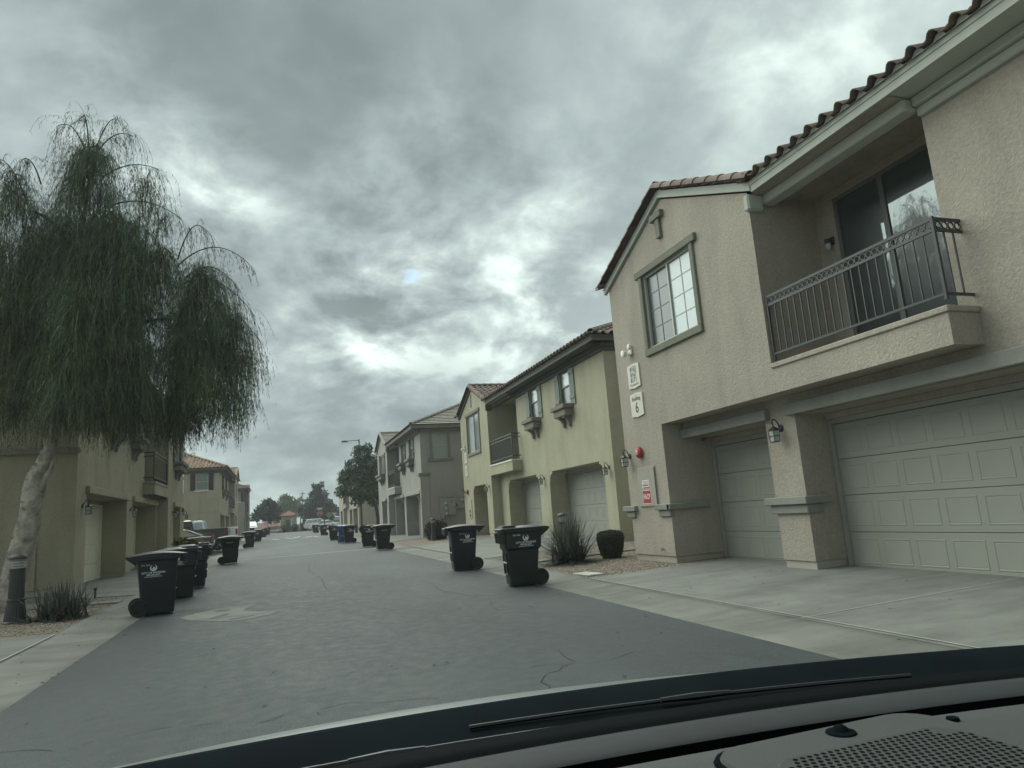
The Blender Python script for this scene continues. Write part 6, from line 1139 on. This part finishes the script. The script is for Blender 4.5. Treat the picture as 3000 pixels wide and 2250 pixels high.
    for s in (-1, 1):
        if kind == 'pickup':
            q = MB(); q.bbox(-2.93, -2.80, s * .84, s * 1.004, .98, 1.28, .02); q.build('tail_lamp', MLR, t); q = MB(); q.bbox(2.70, 2.90, s * .62, s * .985, .95, 1.12, .02); q.build('head_lamp', MLW, t)
        elif kind == 'suv': q = MB(); q.bbox(-2.45, -2.2, s * .70, s * .965, .98, 1.12, .02); q.build('tail_lamp', MLR, t); q = MB(); q.bbox(2.05, 2.40, s * .60, s * .955, .78, .92, .02); q.build('head_lamp', MLW, t)
        else: q = MB(); q.loft([[(-2.47, s * .45, .80), (-2.44, s * .89, .82), (-2.44, s * .89, .97), (-2.47, s * .45, .95)][::s], [(-2.2, s * .45, .86), (-1.95, s * .955, .90), (-1.95, s * .955, .93), (-2.2, s * .45, .93)][::s]]); q.build('tail_lamp', MLR, t); q = MB(); q.bbox(2.10, 2.41, s * .52, s * .90, .56, .68, .02); q.build('head_lamp', MLW, t)
        q = MB(); q.bbox(f0x - .35, f0x - .15, s * (wd + .02), s * (wd + .20), zbt + .02, zbt + .16, .03); q.build('mirror', m, t)
    if kind == 'pickup':
        q = MB(); q.box(-2.84, -1.08, -.86, .86, 1.28, 1.37); q.build('bed_liner', P_DK, t); q = MB()
        for s in (-1, 1): q.bbox(-2.88, -1.04, s * .86, s * .99, 1.30, 1.42, .02)
        q.bbox(-2.92, -2.80, -.86, .86, .80, 1.41, .02); q.build('bed_side', m, t); q = MB(); q.bbox(-3.08, -2.86, -.95, .95, .50, .70, .04); q.tube([(-3.08, 0, .48), (-3.2, 0, .48)], .04); q.build('rear_bumper', MRIM, t); q = MB(); q.bbox(2.86, 2.93, -.60, .60, .72, 1.10, .02); q.build('grille', P_DK, t)
    else:
        q = MB(); q.bbox(2.36, 2.425 if kind == 'sedan' else 2.46, -.45, .45, .34, .56 if kind == 'sedan' else .80, .02); q.build('grille', P_DK, t); q = MB(); q.box(-2.46, -2.44, -.28, .28, .62, .76); q.build('plate', M_WHT, t)
        if kind == 'sedan': q = MB(); q.bbox(-2.42, -2.0, -.80, .80, 1.015, 1.05, .012); q.build('spoiler', m, t)
        else:
            for s in (-1, 1): q = MB(); q.tube([(-1.7, s * .62, 1.78), (-1.5, s * .62, 1.84), (.2, s * .62, 1.86), (.35, s * .62, 1.80)], .02, 6); q.build('roof_rail', MRIM, t)
    return t
vehicle('sedan', P_WH, 'white car nosing out beside the khaki house, in front of the dark sedan', -6.30, 40.9, 0, 'parked_car', 'car')
vehicle('sedan', P_GR, 'dark grey sedan with red tail lamp parked by the khaki house', -6.05, 43.9, 180, 'parked_car', 'car')
vehicle('pickup', P_SL, 'dark grey pickup truck parked between the dark sedan and the white pickup', -5.95, 47.2, 180, 'parked_pickup', 'pickup truck')
vehicle('pickup', P_WH, 'white pickup truck with red tail lamp and chrome bumper', -5.6, 50.4, 180, 'parked_pickup', 'pickup truck')
vehicle('pickup', P_WH, 'white truck facing the lane end, half hidden by the farthest grey house', -4.35, 116.5, -90, 'parked_pickup', 'pickup truck')
vehicle('suv', P_WH, 'white estate car with roof rails standing across the end of the lane', 5.95, 121.0, 0, 'parked_car', 'car')
vehicle('sedan', P_WH, 'white sedan across the end of the lane in front of the white estate', 6.45, 116.8, 180, 'parked_car', 'car')
vehicle('suv', P_SL, 'small dark car far right behind the white sedan', 10.6, 124.5, 0, 'parked_car', 'car')
# ------------------------------------------------------------------ the car the view is taken from
def own_car():
    t = thing('car_front', 'dashboard, cowl and bonnet edge of the car the lane is seen from', 'car', (.45, .9, 1.0)); O = Vector((.45, .9, 1.0))
    M_DASH = mat('dash_vinyl', (.050, .056, .056), .62, .06, 3, .25, 260, .0015, spec=.3); M_ROLL = mat('dash_roll', (.030, .034, .035), .6, .08, 4, .2, 220, .001, spec=.15); M_DASHD = mat('dash_dark', (.004, .005, .006), .8, .1, 4, .1, 200, .001, spec=.03); M_COWL = mat('cowl_plastic', (.006, .009, .011), .92, .15, 5, .15, 120, .001, spec=.02); M_HOOD = mat('bonnet_paint', (.10, .112, .106), .4, .03, 2, spec=.5); M_WIP = mat('wiper_black', (.014, .015, .016), .4, .1, 5, spec=.5); M_SPK = mat('speaker_cloth', (.040, .045, .044), .7, .1, 40)
    def grid(name, xs, rows, m, smooth=True):
        """surface through rows of (y, z) offsets given per x: rows is a list of functions x -> (y, z)"""
        b = MB(); n = len(rows); vs = [];
        for x in xs:
            for f in rows: y, z = f(x); vs.append(tuple(Vector((x, y, z)) - O))
        b.add(vs, [(i * n + j, (i + 1) * n + j, (i + 1) * n + j + 1, i * n + j + 1) for i in range(len(xs) - 1) for j in range(n - 1)]); return b.build(name, m, t, smooth=smooth)
    xs = list(np.linspace(-.75, 2.2, 60)); c = lambda x: -.125 * (x - .25) ** 2            # plan curve of everything under the windscreen
    # bonnet: its rear edge rises above the cowl, then it falls away forward
    grid('bonnet', xs, [lambda x: (1.62 + c(x), .955), lambda x: (1.66 + c(x), .99 - .012 * (x - .5) ** 2), lambda x: (1.78 + c(x), 1.003 - .012 * (x - .5) ** 2 + .006 * math.sin(3.2 * x)), lambda x: (1.95 + c(x), .97 - .015 * (x - .5) ** 2), lambda x: (2.3 + c(x) * 1.1, .83 - .02 * (x - .5) ** 2), lambda x: (2.7 + c(x) * 1.2, .60)], M_HOOD)
    grid('cowl', xs, [lambda x: (1.20 + c(x), .93), lambda x: (1.21 + c(x), 1.03), lambda x: (1.26 + c(x), 1.035), lambda x: (1.34 + c(x), 1.02), lambda x: (1.44 + c(x), 1.040), lambda x: (1.56 + c(x), 1.052), lambda x: (1.595 + c(x), 1.047), lambda x: (1.605 + c(x), .93)], M_COWL)
    for a, b_, y0, y1 in ((-.25, .60, 1.38, 1.34), (.35, 1.30, 1.44, 1.40)):
        w = MB(); pts = [(a + (b_ - a) * i / 12, y0 + (y1 - y0) * i / 12 + c(a + (b_ - a) * i / 12), 1.046) for i in range(13)]; w.tube([tuple(Vector(p) - O) for p in pts], .0045, 6); wo = w.build('wiper', M_WIP, t); w = MB(); k = [(a + (b_ - a) * f, y0 + (y1 - y0) * f + c(a + (b_ - a) * f) - .01, 1.05) for f in (.42, .5, .58)]; w.tube([tuple(Vector(p) - O) for p in k], [.005, .008, .005], 6); w.build('wiper_arm', M_WIP, wo)
    # black recess at the foot of the glass, then the front roll of the dash, the defroster slot and the broad pad
    grid('dash_recess', xs, [lambda x: (1.215 + c(x), 1.045), lambda x: (1.20 + c(x), 1.094), lambda x: (1.15 + c(x), 1.09), lambda x: (1.09 + c(x), 1.05), lambda x: (1.058 + c(x), 1.05)], M_DASHD)
    grid('dash_front', xs, [lambda x: (1.058 + c(x), 1.05), lambda x: (1.056 + c(x), 1.108), lambda x: (1.040 + c(x), 1.119), lambda x: (1.00 + c(x), 1.124), lambda x: (.945 + c(x), 1.126), lambda x: (.938 + c(x), 1.122)], M_ROLL)
    grid('defroster_slot', xs, [lambda x: (.9379 + c(x), 1.1215), lambda x: (.9375 + c(x), 1.07), lambda x: (.895 + c(x), 1.07)], M_DASHD)
    for k, ob in enumerate([None]):
        for i in range(46):
            if k == 0 and i == 0: fin = MB(); fin.bbox(-.006, .006, -.019, -.004, -.030, .006, .002); fm = fin.mesh('fin', M_ROLL)
            x = -.7 + 2.85 * i / 45; link('fin', fm, t, Vector((x, .9165 + c(x), 1.110)) - O)
    grid('dash_pad', xs, [lambda x: (.896 + c(x), 1.085), lambda x: (.895 + c(x), 1.120), lambda x: (.889 + c(x), 1.126), lambda x: (.84 + c(x), 1.130), lambda x: (.70 + c(x), 1.131), lambda x: (.55 + c(x), 1.122), lambda x: (.40 + c(x), 1.09), lambda x: (.32 + c(x), 1.0)], M_DASH)
    # centre panel with speaker grille and sun sensor
    def shape(pts, z0, z1, name, m, bev=.006):
        cxx = sum(p[0] for p in pts) / len(pts); cyy = sum(p[1] for p in pts) / len(pts); b = MB(); R = lambda k, z: [(cxx + (x - cxx) * k - O.x, cyy + (y - cyy) * k - O.y, z - O.z) for x, y in pts][::-1]
        b.loft([R(1, z0), R(1, z1 - bev), R(.985, z1)][::1], True, True); o = b.build(name, m, t); return o
    def rounded(x0, x1, y0, y1, r):
        o = []
        for cx_, cy_, a0 in ((x1 - r, y1 - r, 0), (x0 + r, y1 - r, 90), (x0 + r, y0 + r, 180), (x1 - r, y0 + r, 270)):
            for i in range(6): a = math.radians(a0 + 18 * i); o.append((cx_ + r * math.cos(a), cy_ + r * math.sin(a)))
        return o
    shape(rounded(.505, .868, .50, .852, .05), 1.12, 1.1345, 'panel_gap', M_DASHD); shape(rounded(.512, .860, .505, .846, .048), 1.12, 1.1385, 'centre_panel', M_DASH)
    sp = shape(rounded(.548, .838, .50, .778, .045), 1.13, 1.1392, 'speaker_grille', M_SPK, .001)
    # perforations as flat dark discs, the dark of the holes put into colour
    b = MB(); hx = .0105; n = 0
    holes = []
    for i in range(30):
        for j in range(30):
            x = .552 + i * hx + (hx / 2 if j % 2 else 0); y = .51 + j * hx * .9
            if .552 < x < .834 and .505 < y < .772 and not ((x > .80 and y > .745) or (x < .58 and y > .755)): holes.append((x, y))
    for x, y in holes: b.add([(x + .0036 * math.cos(a) - O.x, y + .0036 * math.sin(a) - O.y, 1.1396 - O.z) for a in [k * math.pi / 3 for k in range(6)]], [tuple(range(6))])
    o = b.build('perforation', M_DASHD, sp); o['kind'] = 'stuff'
    b = MB(); q = Vector((.705, .815, 1.1385)) - O; b.lathe([(.020, 0), (.019, .002), (.011, .004), (.009, .007), (.005, .010), (0, .0105)], 18, tuple(q)); b.build('sun_sensor', M_COWL, t, smooth=40)
    b = MB(); b.lathe([(.009, 0), (.008, .003), (0, .004)], 12, tuple(Vector((.885, .80, 1.131)) - O)); b.build('clip', M_DASHD, t)
    b = MB(); b.bbox(-1.5, 1.5, -3.2, -.78, .93, 1.0, .04); b.build('roof_panel', M_HOOD, t)  # unseen car roof and its lining, added to shade the dash
    b = MB(); b.bbox(-1.45, 1.45, -3.1, -.80, .87, .929, .02); b.build('roof_lining', M_ROLL, t)
    # windscreen: clear laminated glass with a faint green tint, raked back over the driver
    m = bpy.data.materials.new('windscreen_glass'); m.use_nodes = True; nt_ = m.node_tree; nt_.nodes.clear(); tr = N(nt_, 'ShaderNodeBsdfTransparent'); tr.inputs[0].default_value = (.945, .985, .975, 1); out = N(nt_, 'ShaderNodeOutputMaterial'); nt_.links.new(tr.outputs[0], out.inputs[0])
    b = MB(); xs2 = list(np.linspace(-.95, 2.6, 24)); fs = np.linspace(0, 1, 12); V = []
    for d in (0, .006):
        for x in xs2:
            for f in fs: V.append(tuple(Vector((x, 1.11 - .95 * f + c(x) * (1 - .4 * f) + d, 1.06 + .86 * f - .10 * (f - .5) ** 2 - .0 + d * .6)) - O))
    k = len(fs); nn = len(xs2) * k; F = []
    for i in range(len(xs2) - 1):
        for j in range(k - 1): q = (i * k + j, (i + 1) * k + j, (i + 1) * k + j + 1, i * k + j + 1); F.append(q[::-1]); F.append(tuple(p + nn for p in q))
    b.add(V, F); b.build('windscreen', m, t, smooth=True)
own_car()

# ------------------------------------------------------------------ thin haze volume, added to fade the distance and lift blacks like windscreen glare
def glare_haze():
    m = bpy.data.materials.new('glare_haze'); m.use_nodes = True; t = m.node_tree; t.nodes.clear(); v = N(t, 'ShaderNodeVolumePrincipled'); v.inputs['Color'].default_value = (.86, .93, .95, 1); v.inputs['Density'].default_value = GLARE_HAZE; v.inputs['Anisotropy'].default_value = .2; o = N(t, 'ShaderNodeOutputMaterial'); t.links.new(v.outputs[0], o.inputs['Volume'])
    b = MB(); b.box(-245, 265, -85, 335, -3.2, 13.2); ob = b.build('glare_haze', m); ob['kind'] = 'stuff'
GLARE_HAZE = .0008
glare_haze()
